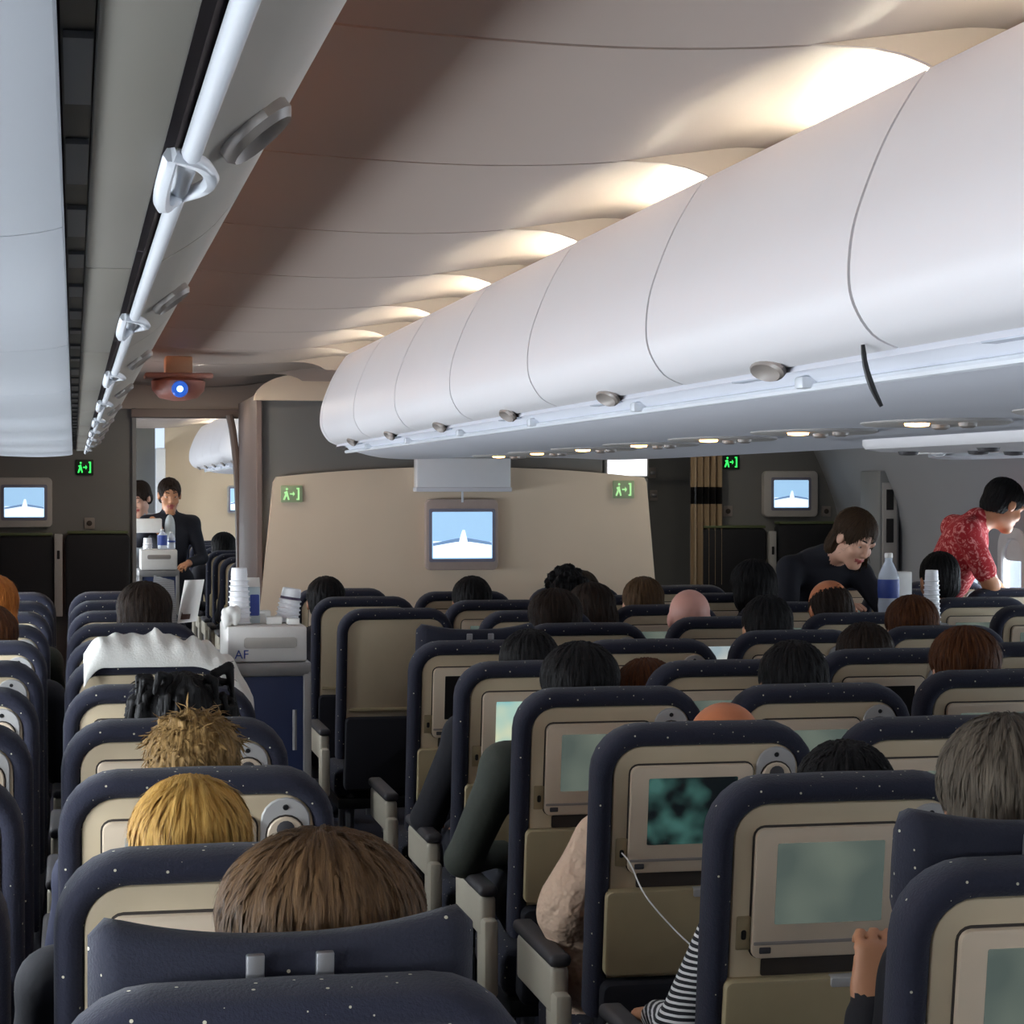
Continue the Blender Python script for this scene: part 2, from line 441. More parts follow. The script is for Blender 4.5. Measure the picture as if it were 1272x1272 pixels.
# underside of the middle bins
def under(ya, yb, name='trim_10', last=False):
    half = smoothline([(1.128, 0.188), (1.145, 0.196), (1.17, 0.196), (1.195, 0.176), (1.225, 0.170), (1.32, 0.150), (1.5, 0.142), (1.75, 0.150), (2.05, 0.152)], 3)
    prof = up(half + [(2 * CX - p[0], p[1]) for p in half[::-1][1:]])
    f = (lambda p, y, t: (CX + (p[0] - CX) * (1 - 0.12 * t * t), y, p[1])) if last else None
    struct(name, ext_vf(prof + [(2 * CX - 1.14, CZ + 0.22), (1.14, CZ + 0.22)], ya, yb, 4, True, f), BINU, 'grey underside of the middle bins', smooth=True)
under(SEAMS[0], 9.2, 'trim_10'); under(9.2, 9.95, 'trim_11', True); under(13.7, 20.0, 'trim_12')
GLAZE = mat('strip_glaze', (205, 212, 224), 0.25)
def rails(ya, yb, lab):
    for w in (0, 1):
        root = empty('grab_rail', (1.19 if w == 0 else 2 * CX - 1.19, ya, CZ + 0.17))
        tag(root, lab + ('' if w == 0 else ', bottle-cart side'), 'grab rail', 'grab rails under the middle bins')
        off = tuple(-c for c in root.location); X = (lambda v: v) if w == 0 else mirx
        o = part('rail', X(tube_vf([(1.193, ya, CZ + 0.168), (1.193, yb, CZ + 0.168)], 0.0075, 8)), RAIL, root); o.location = off
        y = ya + 0.55
        while y < yb - 0.2:
            o = part('bracket', X(box_vf(1.168, 1.198, y - 0.02, y + 0.02, CZ + 0.166, CZ + 0.186, 0.005)), RAIL, root); o.location = off
            o = part('slot_plate', X(box_vf(1.148, 1.172, y + 0.10, y + 0.30, CZ + 0.1885, CZ + 0.194, 0.002)), GLAZE, root); o.location = off
            y += PITCH
rails(SEAMS[0], 9.5, 'long white grab rail under the middle bin doors')
rails(13.8, 20.0, 'white grab rail under the next cabin middle bins')
part_strap = link('strap', mk(*tube_vf(smoothline([(1.094, 2.86, CZ + 0.205), (1.098, 2.86, CZ + 0.175), (1.108, 2.86, CZ + 0.145), (1.122, 2.86, CZ + 0.118)], 4), [0.003, 0.0035, 0.004, 0.004, 0.0045, 0.0045, 0.005, 0.005, 0.005, 0.0045, 0.004, 0.0035, 0.003], 8), BLACK, name='strap'), None)
tag(part_strap, 'black strap hanging out below the middle bin door seam', 'strap')

# window-side bins
LIN = up([(0.055, 0.19), (0.135, 0.28), (0.146, 0.325), (0.10, 0.49), (0.045, 0.535), (-0.02, 0.50), (-0.30, 0.50), (-0.38, 0.3), (-0.40, 0.22), (0.0, 0.2)])
def brk_vf(y, z=CZ + 0.178):
    ring = [(0.050, y - 0.075, z - 0.004), (0.047, y - 0.03, z - 0.016), (0.050, y + 0.03, z - 0.017), (0.060, y + 0.07, z - 0.006), (0.072, y + 0.05, z - 0.004), (0.074, y - 0.02, z - 0.008), (0.066, y - 0.06, z - 0.006), (0.050, y - 0.075, z - 0.004)]
    return tube_vf(smoothline(ring, 4), 0.0045, 6)
def side_bin(ya, yb, nth):
    ym = (ya + yb) / 2
    for w in (0, 1):
        X = (lambda v: v) if w == 0 else mirx
        root = empty('overhead_bin', (0.068 if w == 0 else 2 * CX - 0.068, ya, CZ + 0.17)); off = tuple(-c for c in root.location)
        tag(root, 'beige window-side bin with ringed latch, %s from front bulkhead' % nth + ('' if w == 0 else ', red-shirt side'), 'overhead bin', 'window-side overhead bins')
        for nm, vf, m, sh in (
            ('door', ext_vf(thick(LDOOR, 0.012), ya + 0.003, yb - 0.003, 2), BINB, 50),
            ('housing', ext_vf(LIN, ya + 0.001, yb - 0.001), SEAM, 30),
            ('lower_panel', box_vf(0.009, 0.046, ya + 0.004, yb - 0.004, CZ + 0.176, CZ + 0.186, 0.002), BINL, 40),
            ('latch_recess', latch_vf(0.098, ym - 0.0, CZ + 0.203, 0.6, -0.8, 0.06), TAUPE, 40),
            ('latch_ring', brk_vf(ym), RAIL, 60)):
            o = part(nm, X(vf), m, root, True, sharp=sh); o.location = off
for i in range(len(SEAMS) - 1):
    if SEAMS[i] < 9.0: side_bin(SEAMS[i], SEAMS[i + 1], ORD[12 - i])
side_bin(9.202, 9.95, 'first')
for w in (0, 1):
    X = (lambda v: v) if w == 0 else mirx
    root = empty('grab_rail', (0.06 if w == 0 else 2 * CX - 0.06, SEAMS[0], CZ + 0.17)); off = tuple(-c for c in root.location)
    tag(root, 'white tubular grab rail along window-side bins' + ('' if w == 0 else ', red-shirt side'), 'grab rail')
    o = part('rail', X(tube_vf([(0.0605, SEAMS[0], CZ + 0.1755), (0.0605, 9.95, CZ + 0.1755)], 0.0056, 10)), RAIL, root); o.location = off
    duct = empty('service_duct', (-0.2 if w == 0 else 2 * CX + 0.2, SEAMS[0], CZ + 0.145)); doff = tuple(-c for c in duct.location)
    tag(duct, 'pale grey service duct over the window seats' + ('' if w == 0 else ' on the red-shirt side'), 'service duct')
    ypan = [(-0.006, 0.176), (-0.006, 0.162), (-0.012, 0.156), (-0.06, 0.150), (-0.2, 0.146), (-0.42, 0.16), (-0.46, 0.2)]
    for k in range(len(SEAMS) - 2):
        ya = SEAMS[k] - 0.42; yb = min(9.95, ya + PITCH)
        if ya > 9.5: continue
        p = part('service_panel', X(ext_vf(thick(up(smoothline(ypan, 3)), -0.008), ya + 0.002, yb - 0.002)), DUCT, duct, True, sharp=50); p.location = doff
    s = part('track', X(box_vf(-0.005, 0.0085, SEAMS[0], 9.95, CZ + 0.183, CZ + 0.19)), BLACK, root); s.location = off
    y = SEAMS[0] + 0.2
    while y < 9.9:
        s = part('track_clip', X(box_vf(-0.004, 0.008, y, y + 0.05 + 0.05 * ((int(y * 10)) % 3), CZ + 0.180, CZ + 0.1835)), MGREY, root); s.location = off
        y += 0.267
# passenger service units under the middle bins
LAMPW = mat('reading_lamp', (255, 210, 150), 0.3, emis=(255, 190, 110), estr=9.0)
DISHM = mat('dish_plastic', (190, 186, 182), 0.4)
def psu(xc, y, lab, lit=True):
    root = empty('service_unit', (xc, y, CZ + 0.150)); tag(root, lab, 'service unit', 'service units under the middle bins')
    z = -0.004
    part('dish', lathe_vf([(0.05, 0.004), (0.15, 0.002), (0.155, -0.004), (0.145, -0.008), (0.06, -0.004)], 28), DISHM, root).scale = (1.0, 1.45, 1)
    part('lamp', xf(lathe_vf([(0.006, -0.012), (0.026, -0.010), (0.028, -0.004), (0.028, 0.0)], 16), Matrix.Translation((-0.035, 0.02, 0))), LAMPW if lit else BLACK, root)
    part('air_nozzle', xf(lathe_vf([(0.012, -0.016), (0.02, -0.012), (0.022, 0.0), (0.022, 0.001)], 14), Matrix.Translation((0.05, -0.06, 0))), TAUPE, root)
    part('air_nozzle', xf(lathe_vf([(0.012, -0.016), (0.02, -0.012), (0.022, 0.0), (0.022, 0.001)], 14), Matrix.Translation((0.05, 0.09, 0))), TAUPE, root)
for k in range(8): psu(1.86, 3.63 + 0.79 * k, 'round service unit with amber reading lamp under middle bins, %s from bulkhead' % ORD[7 - k])
# lowered service fairing over the far half of the block
root = empty('service_fairing', (2.74, 4.9, CZ + 0.115)); tag(root, 'white lowered service fairing with dark air nozzles under middle bins', 'service panel')
fvf = [[(p[0], p[1], z) for p in rr(w_, h_, r_, 8)] for w_, h_, r_, z in ((0.70, 2.75, 0.2, 0.0), (0.78, 2.83, 0.24, 0.006), (0.80, 2.85, 0.25, 0.018), (0.80, 2.85, 0.25, 0.05))]
part('fairing_shell', loft(fvf), BINW, root)
for (dx, dy) in ((-0.26, 1.2), (-0.1, 1.05), (-0.27, 0.6), (0.06, 1.15), (-0.1, 0.3)):
    part('air_nozzle', xf(lathe_vf([(0.010, -0.012), (0.028, -0.010), (0.032, 0.0), (0.032, 0.004)], 16), Matrix.Translation((dx, dy, 0))), ARMP, root)

# ------------------------------------------------------------------ front bulkheads
JAMB = mat('monument_side', (120, 104, 98), 0.5, var=0.03, scale=6)
def slab_xz(pts, y0, y1): return ext_vf(pts, y0, y1)
struct('wall_center', join_vf(box_vf(0.985, 2.865, 11.47, 12.7, 0, 2.075), box_vf(2.865, 3.125, 11.47, 12.7, 0, 1.655)), DGREY, 'dark grey central monument behind the beige bulkhead panel')
struct('trim_20', box_vf(0.955, 0.985, 11.44, 12.72, 0, 2.10, 0.004), JAMB, 'mauve-grey side of the monument along the aisle')
arch = [(1.19 - 0.25 * math.cos(a), 2.066 + 0.140 * math.sin(a)) for a in [math.pi / 2 * q / 8 for q in range(9)]] + [(1.40, 2.21), (2.7, 2.21), (2.7, 2.066)]
struct('trim_21', slab_xz(arch, 11.40, 11.47), BULK, 'beige rounded cornice over the dark wall')
ptop = [(1.043 + 0.0, 1.628)] + [(1.06 + (3.09 - 1.06) * t, 1.657 + 0.056 * (1 - (2 * t - 1) ** 2)) for t in [q / 14 for q in range(15)]] + [(3.104, 1.628)]
panel = [(0.90, 0.0), (0.93, 0.55)] + ptop + [(3.20, 0.55), (3.23, 0.0)]
pn = struct('wall_center_panel', ext_vf([(x if 0 < z else x, z) for x, z in panel], 11.415, 11.47), BULK, 'beige curved bulkhead panel facing the middle seats')
struct('wall_front_left', box_vf(-0.75, 0.34, 12.8, 12.88, 0, 2.22), DGREY, 'dark grey bulkhead with monitor and folded crew seats')
struct('wall_front_right', box_vf(3.87, 4.95, 12.8, 12.88, 0, 2.22), DGREY, 'dark grey bulkhead with monitor beside the curtain')
struct('trim_22', box_vf(0.335, 0.36, 12.76, 12.9, 0, 2.07, 0.004), MGREY, 'grey door post beside the folded crew seats')
struct('trim_23', box_vf(0.33, 0.99, 12.74, 12.9, 2.015, 2.066, 0.004), JAMB, 'mauve-grey lintel over the passage')
struct('trim_24', box_vf(-0.3, 2.9, 12.78, 12.88, 2.066, 2.3), CEIL, 'pale header above the passage')
struct('trim_25', box_vf(2.9, 4.4, 12.78, 12.88, 2.066, 2.3), CEIL, 'pale header above the far passage')
post = smoothline([(0.90, 12.70, 2.03), (0.925, 12.70, 1.9), (0.95, 12.70, 1.6), (0.962, 12.70, 1.0), (0.965, 12.70, 0.0)], 4)
struct('trim_26', tube_vf(post, 0.022, 8), JAMB, 'curved post at the side of the passage', smooth=True)
struct('wall_galley', box_vf(3.25, 4.2, 13.62, 13.7, 0, 2.2), DGREY, 'dark galley wall beyond the far passage')
# glowing panel added in place of the brightly lit galley wall
root = empty('lit_wall_panel', (3.56, 13.6, 1.67)); tag(root, 'glowing white panel standing for the lit wall above the bulkhead end', 'glow panel')
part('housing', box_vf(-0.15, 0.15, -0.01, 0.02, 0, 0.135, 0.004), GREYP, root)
part('lit_wall_face', box_vf(-0.13, 0.135, -0.02, -0.008, 0.01, 0.122, 0.003), mat('lit_wall_white', (245, 245, 245), 0.5, emis=(250, 250, 255), estr=1.6), root)
# next cabin beyond the passage
struct('wall_front_far', box_vf(0.885, 3.3, 21.5, 21.58, 0, 2.3), BULK, 'beige bulkhead at the front of the next cabin')
struct('trim_27', box_vf(0.79, 0.885, 21.3, 21.5, 0, 2.0, 0.01), RAIL, 'white door post in the next cabin')
struct('wall_far_galley', box_vf(-0.7, 0.79, 21.5, 21.58, 0, 2.3), DGREY, 'dark galley wall in the next cabin')

# unseen ceiling lamps added to brighten the entry zone and next cabin
DLM = mat('added_lamp_lens', (250, 246, 236), 0.4, emis=(255, 244, 224), estr=115.0)
for x, y, lab in ((0.62, 12.1, 'round ceiling lamp added over the passage'), (0.62, 11.2, 'round ceiling lamp added before the passage'), (3.48, 12.1, 'round ceiling lamp added over the far passage'), (3.48, 11.2, 'round ceiling lamp added before the far passage'), (0.62, 14.6, 'round ceiling lamp added in the next cabin')):
    root = empty('added_ceiling_lamp', (x, y, CZ + 0.575)); tag(root, lab, 'added lamp')
    part('rim', lathe_vf([(0.05, 0.0), (0.075, 0.0), (0.078, 0.006), (0.078, 0.03), (0.05, 0.03)], 20), RAIL, root)
    part('lens', lathe_vf([(0.005, -0.005), (0.044, -0.005), (0.049, -0.0005), (0.049, 0.002)], 20), DLM, root)

# ================================================================== seats
TILT = math.radians(8.0); _c, _s = math.cos(TILT), math.sin(TILT)
TOP = 1.110; SW = 0.465
def B(vf):
    """seat-back coordinates (x, thickness, -distance below the top) to the seat's own"""
    return [(x, y * _c - z * _s, TOP + z * _c + y * _s) for x, y, z in vf[0]], vf[1]
def bolster_vf():
    hw, r = SW / 2 - 0.021, 0.078
    path = [(-hw, -0.60), (-hw, -0.45), (-hw, -0.30), (-hw, -0.18)]
    path += [(-hw + r - r * math.cos(a), -0.021 - r + r * math.sin(a)) for a in [math.pi / 2 * q / 6 for q in range(7)]]
    path += [(-0.08, -0.021), (0.0, -0.020), (0.08, -0.021)]
    path += [(-p[0], p[1]) for p in path[:11][::-1]]
    rings = []
    for i, p in enumerate(path):
        a = path[max(0, i - 1)]; b = path[min(len(path) - 1, i + 1)]
        t = Vector((b[0] - a[0], b[1] - a[1])).normalized(); n = Vector((-t.y, t.x))
        ring = []
        for k in range(12):
            an = 2 * math.pi * k / 12
            cx, sy = math.cos(an), math.sin(an)
            ex = 0.021 * math.copysign(abs(cx) ** 0.75, cx); ey = 0.042 * math.copysign(abs(sy) ** 0.75, sy)
            ring.append((p[0] + n.x * ex, 0.042 + ey, p[1] + n.y * ex))
        rings.append(ring)
    return loft(rings)
def P_(w, h, r, y0, y1, cx, cz, bev=0.003, n=4): return B(plate_vf(w, h, r, y0, y1, bev, cx, cz, n))
def dome_plate(w, h, y0, y1, cx, cz, bev=0.002):
    """plate with a round top and a flat foot (handset shape)"""
    def R(k, y):
        r = w / 2 - k; pts = [(cx + r * math.cos(a), cz + h / 2 - w / 2 + r * math.sin(a)) for a in [math.pi * q / 10 for q in range(11)]]
        pts += [(cx - r, cz - h / 2 + k), (cx + r, cz - h / 2 + k)]
        return [(p[0], y, p[1]) for p in pts]
    return B(loft([R(bev, y0), R(0, y0 + bev), R(0, y1)]))
def disc(r, y0, y1, cx, cz, n=14):
    return B(loft([[(cx + rad * math.cos(2 * math.pi * q / n), y, cz + rad * math.sin(2 * math.pi * q / n)) for q in range(n)] for rad, y in ((r * .85, y0), (r, y0 + .001), (r, y1))]))
ME = {}
def me(key, vf, m, smooth=True, sharp=40):
    if key not in ME: ME[key] = mk(vf()[0], vf()[1], m, smooth, name=key, sharp=sharp)
    return ME[key]
BX = -0.032                                     # centre of the screen unit
def headrest_vf(HW=0.193):
    n = 24; rings = []
    for i in range(n + 1):
        u = -1 + 2 * i / n; x = HW * u
        wing = abs(u) ** 2.2
        zt = 0.005 + 0.020 * wing; zb = -0.15 + 0.012 * wing
        yf = 0.022 + 0.05 * wing; e = 0.014
        ed = max(0.0, abs(u) - 0.88) / 0.12; zt -= 0.022 * ed ** 2.5; zb += 0.02 * ed ** 2.5
        cy_ = yf * .4; cp = lambda L_: [(a_, cy_ + (b_ - cy_) * (1 - 0.75 * ed ** 2.2), c_) for a_, b_, c_ in L_]
        rings.append(cp([(x, -0.028 + 0.03 * wing * .6, zb + e), (x, -0.03 + 0.03 * wing * .6, (zt + zb) / 2), (x, -0.024 + 0.03 * wing * .6, zt - e), (x, -0.010 + 0.03 * wing * .6, zt), (x, yf * .5, zt), (x, yf, zt - e), (x, yf + 0.006, (zt + zb) / 2), (x, yf, zb + e), (x, yf * .4, zb)]))
    return loft(rings)
def arm_vf(pad):
    if pad: return box_vf(-0.024, 0.024, 0.17, 0.56, 0.60, 0.628, 0.012, 2)
    return join_vf(box_vf(-0.02, 0.02, 0.18, 0.53, 0.50, 0.602, 0.012, 2), box_vf(-0.018, 0.018, 0.14, 0.24, 0.36, 0.55, 0.01))
def leg_vf(x, y):
    return tube_vf([(x, y, 0.38), (x, y + (0.03 if y < 0.3 else 0.06), 0.0)], 0.018, 8)
def make_seat(X, Y, label, detail=2, screen='grey', head=0, plain=False, arms=(1,), group='cabin seats', recl=0.0, table_down=False, dz=0.0):
    root = empty('cabin_seat', (X, Y, 0)); tag(root, label, 'seat', group)
    def add(nm, m_, loc=None, parent=None):
        o = link(nm, m_, parent or root)
        if loc: o.location = loc
        return o
    add('bolster', me('bolster', lambda: B(bolster_vf()), NAVY, sharp=70))
    add('back_cushion', me('back_cushion', lambda: P_(SW - 0.05, 0.60, 0.06, 0.020, 0.110, 0, -0.340, 0.02), NAVY))
    sh = add('back_shell', me('back_shell', lambda: P_(SW - 0.078, 0.556, 0.055, 0.008, 0.03, 0, -0.316, 0.004, 6), BEIGE))
    if not plain:
        add('recess_line', me('recess_line', lambda: P_(0.2625, 0.2275, 0.020, 0.0060, 0.02, BX, -0.186, 0.001), LINE))
        bz = add('screen_bezel', me('screen_bezel', lambda: P_(0.256, 0.222, 0.016, -0.003, 0.02, BX, -0.187, 0.004), BEZEL))
        if 'screen_' + screen not in ME: me('screen_' + screen, lambda: P_(0.186, 0.138, 0.003, -0.0042, 0.0, BX + 0.002, -0.170, 0.0006), SCR[screen], False)
        add('screen', ME['screen_' + screen], None, bz)
        hs = add('handset_cradle', me('handset_cradle', lambda: dome_plate(0.084, 0.17, 0.003, 0.012, 0.145, -0.128), GREYP))
        if detail > 1:
            add('brand_tag', me('brand_tag', lambda: P_(0.020, 0.011, 0.002, -0.0042, 0.0, BX - 0.105, -0.283, 0.0005), ARMP), None, bz)
            add('screen_foot', me('screen_foot', lambda: P_(0.25, 0.006, 0.002, -0.0036, 0.0, BX, -0.271, 0.0005), TAUPE), None, bz)
        add('cradle_line', me('cradle_line', lambda: dome_plate(0.068, 0.132, 0.0016, 0.012, 0.145, -0.138, 0.0005), LINE), None, hs)
        add('handset', me('handset', lambda: dome_plate(0.062, 0.126, -0.003, 0.012, 0.145, -0.138), BEZEL), None, hs)
        add('headphone_jack', me('headphone_jack', lambda: disc(0.0052, 0.0015, 0.01, 0.145, -0.0595, 10), BLACK), None, hs)
        add('thumb_pad', me('thumb_pad', lambda: disc(0.0155, -0.0052, 0.0, 0.145, -0.0965), ARMP), None, hs)
        if detail > 1:
            for bx, bzz in ((-0.020, -0.115), (0.020, -0.115), (-0.020, -0.128), (0.020, -0.128)):
                add('button', me('button%.3f%.3f' % (bx, bzz), lambda: disc(0.0036, -0.0048, 0.0, 0.145 + bx, bzz, 8), ARMP), None, hs)
            add('display', me('display', lambda: P_(0.024, 0.010, 0.001, -0.005, 0.0, 0.145, -0.1265, 0.0005), GLOWB), None, hs)
        jp = add('socket_plate', me('socket_plate', lambda: P_(0.026, 0.058, 0.003, 0.006, 0.012, -0.172, -0.255, 0.001), TRAY))
        if detail > 1: add('socket', me('socket', lambda: P_(0.009, 0.017, 0.004, 0.0048, 0.012, -0.172, -0.258, 0.0008), BLACK), None, jp)
        add('slot_recess', me('slot_recess', lambda: P_(0.30, 0.03, 0.004, 0.0058, 0.012, 0.01, -0.315, 0.0008), LINE))
        tr = add('tray_table', me('tray_table', lambda: P_(0.41, 0.178, 0.014, -0.016, 0.012, 0.0, -0.420, 0.005), TRAY))
        add('tray_latch', me('tray_latch', lambda: P_(0.05, 0.016, 0.004, -0.020, 0.0, 0.0, -0.338, 0.001), GREYP), None, tr)
        add('seat_pocket', me('seat_pocket', lambda: P_(0.42, 0.24, 0.02, -0.030, 0.03, 0.0, -0.640, 0.012), POCKET))
    else:
        add('shell_lip', me('shell_lip', lambda: P_(0.37, 0.012, 0.004, -0.002, 0.012, 0.0, -0.40, 0.002), TRAY))
        add('seat_pocket', me('seat_pocket2', lambda: P_(0.40, 0.30, 0.02, -0.020, 0.03, 0.0, -0.58, 0.012), POCKET))
    hw_ = 0.193 if head > 0.03 else 0.150
    h = add('headrest', me('headrest%.3f' % hw_, lambda: B(([(x, y + 0.118, z - (0.052 if hw_ > 0.16 else 0.060)) for x, y, z in headrest_vf(hw_)[0]], headrest_vf(hw_)[1])), NAVY2, sharp=60), (0, -head * _s, head * _c))
    if head > 0.03:
        for sx in (-0.033, 0.035):
            add('headrest_stem', me('stem%.3f' % sx, lambda: B(box_vf(sx - 0.009, sx + 0.009, 0.079, 0.088, -0.20, -0.052, 0.002)), METAL), (0, 0, 0), h)
    add('seat_cushion', me('seat_cushion', lambda: box_vf(-0.225, 0.225, 0.20, 0.62, 0.34, 0.46, 0.035, 2), NAVY))
    add('seat_pan', me('seat_pan', lambda: box_vf(-0.215, 0.215, 0.18, 0.58, 0.30, 0.345, 0.01), BLACK))
    for sx in arms:
        x = sx * 0.268
        a = add('armrest', me('armrest', lambda: arm_vf(False), ARMB), (x, 0, 0))
        add('pad', me('armrest_pad', lambda: arm_vf(True), ARMP), None, a)
    for lx in (-0.16, 0.16):
        add('leg', me('leg_f%.2f' % lx, lambda: leg_vf(lx, 0.45), METAL)); add('leg', me('leg_r%.2f' % lx, lambda: leg_vf(lx, 0.22), METAL))
    return root
COLS = {
    'L2': (-0.315, [2.0 + 0.8 * k for k in range(11)], 'window seat by the trolley aisle', 'window seats by the trolley aisle'),
    'L3': (0.205, [2.0 + 0.8 * k for k in range(11)], 'aisle seat by the trolley aisle', 'aisle seats by the trolley aisle'),
    'C1': (1.252, [2.50, 3.32, 4.12, 4.90, 5.70, 6.52, 8.36, 9.3, 10.1], 'middle block on trolley aisle', 'middle-block seats on the trolley aisle'),
    'C2': (1.772, [3.32, 4.12, 4.88, 5.62, 6.46, 7.3, 8.1, 8.9, 9.7], 'middle block second from trolley aisle', 'middle-block seats second from the trolley aisle'),
    'C3': (2.375, [4.4, 5.17, 5.93, 6.78, 7.56, 8.4, 9.2, 10.0], 'middle block third from trolley aisle', 'middle-block seats third from the trolley aisle'),
    'C4': (2.95, [5.3, 6.1, 6.9, 7.7, 8.5, 9.3, 10.1], 'middle block on bottle-cart aisle', 'middle-block seats on the bottle-cart aisle'),
    'R1': (3.885, [7.3, 8.05, 8.7, 9.5, 10.3], 'aisle seat on the bottle-cart side', 'aisle seats on the bottle-cart side'),
    'R2': (4.405, [8.05, 8.7, 9.5, 10.3], 'window seat on the bottle-cart side', 'window seats on the bottle-cart side'),
}
SCREENS = {('C1', 5): 'off', ('C1', 4): 'map', ('C1', 2): 'movie', ('L3', 1): 'pale', ('L3', 2): 'pale', ('L3', 3): 'pale', ('L3', 0): 'pale', ('L3', 4): 'pale',
           ('C2', 4): 'pale', ('C3', 2): 'off', ('C3', 3): 'off', ('C3', 4): 'pale', ('C3', 1): 'grey', ('C2', 1): 'grey'}
HEADS = {('L3', 0): 0.068, ('C1', 0): 0.072, ('C1', 5): 0.066}
SEATS = {}
for key, (x, ys, desc, grp) in COLS.items():
    n = len(ys)
    for k, y in enumerate(ys):
        lab = 'navy seat, beige back, %s, %s row from bulkhead' % (desc, ORD[n - 1 - k])
        arms = [1]
        if key in ('L2', 'C1', 'R1'): arms = [-1, 1]
        if key in ('C1', 'C2', 'C3') and k < 8: pass
        s = make_seat(x, y, lab, 2 if y < 6.8 else 1, SCREENS.get((key, k), 'grey' if key[0] != 'L' else 'pale'), HEADS.get((key, k), 0.0),
                      plain=(key == 'C1' and k in (6, 7)), arms=arms, group=grp)
        SEATS[(key, k)] = s
for k in range(8):
    make_seat(1.232, 14.2 + 0.8 * k, 'dark navy seat in the next cabin, %s behind the passage' % ORD[k], 1, 'grey', 0.0, arms=[-1], group='seats in the next cabin')
    make_seat(1.752, 14.2 + 0.8 * k, 'inner navy seat in the next cabin, %s behind the passage' % ORD[k], 1, 'grey', 0.0, arms=[-1], group='inner seats in the next cabin')

# ================================================================== equipment on the bulkheads
MONF = mat('monitor_frame', (176, 160, 152), 0.45); MONF2 = mat('monitor_frame_pale', (180, 176, 172), 0.45); MONI = mat('monitor_inner', (128, 128, 146), 0.4)
SKYS = mat('monitor_sky', (120, 150, 180), 0.3, emis=(158, 198, 232), estr=0.85)
SKYW = mat('monitor_white', (220, 230, 240), 0.3, emis=(226, 240, 252), estr=0.95)
SKYD = mat('monitor_horizon', (90, 110, 140), 0.3, emis=(112, 146, 186), estr=0.8)
def monitor(x, y, z, w, h, sw, sh, label, frame, dz=0.0):
    root = empty('wall_monitor', (x, y, z)); tag(root, label, 'monitor', 'bulkhead monitors')
    part('frame', plate_vf(w, h, 0.03, -0.05, 0.01, 0.008, 0, 0, 5), frame, root)
    part('inner_frame', plate_vf(sw + 0.035, sh + 0.035, 0.012, -0.053, -0.04, 0.002, 0, dz), MONI, root)
    s = part('screen', plate_vf(sw, sh, 0.006, -0.055, -0.05, 0.001, 0, dz), SKYS, root, False)
    yv = -0.0562
    def poly(nm, pts, m, k=0): part(nm, ext_vf([(px * sw / 2, dz + pz * sh / 2) for px, pz in pts], yv - 0.0004 * k, yv + 0.001), m, s, False)
    poly('horizon_image', [(-0.97, -0.95), (0.97, -0.95), (0.97, -0.28), (-0.97, -0.25)], SKYW)
    poly('wing_image', [(-0.97, -0.45), (-0.2, -0.28), (0.25, -0.28), (0.97, -0.42), (0.97, -0.30), (0.2, -0.12), (-0.15, -0.12), (-0.97, -0.33)], SKYD, 1)
    poly('fuselage_image', [(-0.18, -0.95), (0.22, -0.95), (0.16, -0.2), (0.08, 0.22), (0.0, 0.22), (-0.1, -0.2)], SKYW, 2)
    return root
monitor(2.057, 11.41, 1.346, 0.397, 0.384, 0.331, 0.254, 'mauve-framed monitor hanging on the beige bulkhead panel', MONF, -0.004)
monitor(-0.285, 12.8, 1.514, 0.32, 0.292, 0.229, 0.174, 'beige-framed monitor on the dark wall above folded crew seats', MONF2)
monitor(4.404, 12.8, 1.562, 0.356, 0.289, 0.228, 0.173, 'pale-framed monitor on dark wall beside the curtain', MONF2)
monitor(1.65, 21.5, 1.49, 0.3, 0.28, 0.24, 0.22, 'small monitor on the far bulkhead of the next cabin', MONF2)
root = empty('screen_case', (2.057, 11.41, 1.59)); tag(root, 'white projection screen case above the bulkhead monitor', 'screen case')
part('case_box', box_vf(-0.257, 0.257, -0.11, 0.0, 0.0, 0.17, 0.008), RAIL, root)
part('case_lip', box_vf(-0.262, 0.262, -0.115, 0.0, -0.012, 0.012, 0.005), BINU, root)
part('pull_tab', box_vf(-0.006, 0.006, -0.06, -0.05, -0.07, -0.01, 0.002), RAIL, root)
GRN = mat('exit_green', (30, 150, 60), 0.4, emis=(50, 235, 90), estr=1.5)
GRNP = mat('exit_pale_green', (150, 200, 140), 0.5, emis=(190, 255, 170), estr=0.55)
PLATE1 = mat('exit_plate_dark', (26, 44, 30), 0.5); PLATE2 = mat('exit_plate_pale', (172, 190, 148), 0.5)
def exit_sign(x, y, z, w, h, label, glyph, plate):
    root = empty('exit_sign', (x, y, z)); tag(root, label, 'exit sign')
    part('plate', plate_vf(w, h, 0.006, -0.012, 0.0, 0.002), plate, root)
    def g(nm, pts): part(nm, ext_vf([(a * w, b * h) for a, b in pts], -0.0135, -0.0115), glyph, root, False)
    g('figure_body', [(-0.36, 0.10), (-0.20, 0.18), (-0.16, -0.05), (-0.10, -0.34), (-0.17, -0.36), (-0.23, -0.10), (-0.32, -0.36), (-0.40, -0.34), (-0.30, -0.02)])
    part('figure_head', xf(lathe_vf([(0.001, 0), (w * 0.055, 0), (w * 0.055, 0.002), (0.001, 0.002)], 10), Matrix.Translation((-0.22 * w, -0.0115, 0.29 * h)) @ Matrix.Rotation(math.radians(90), 4, 'X')), glyph, root, False)
    g('arrow', [(-0.08, -0.04), (0.06, -0.04), (0.06, -0.16), (0.15, 0.0), (0.06, 0.16), (0.06, 0.04), (-0.08, 0.04)])
    g('door', [(0.22, -0.36), (0.36, -0.36), (0.36, 0.36), (0.22, 0.36), (0.22, 0.28), (0.28, 0.28), (0.28, -0.28), (0.22, -0.28)])
exit_sign(0.061, 12.8, 1.72, 0.102, 0.09, 'green lit exit sign on dark wall beside the passage', GRN, PLATE1)
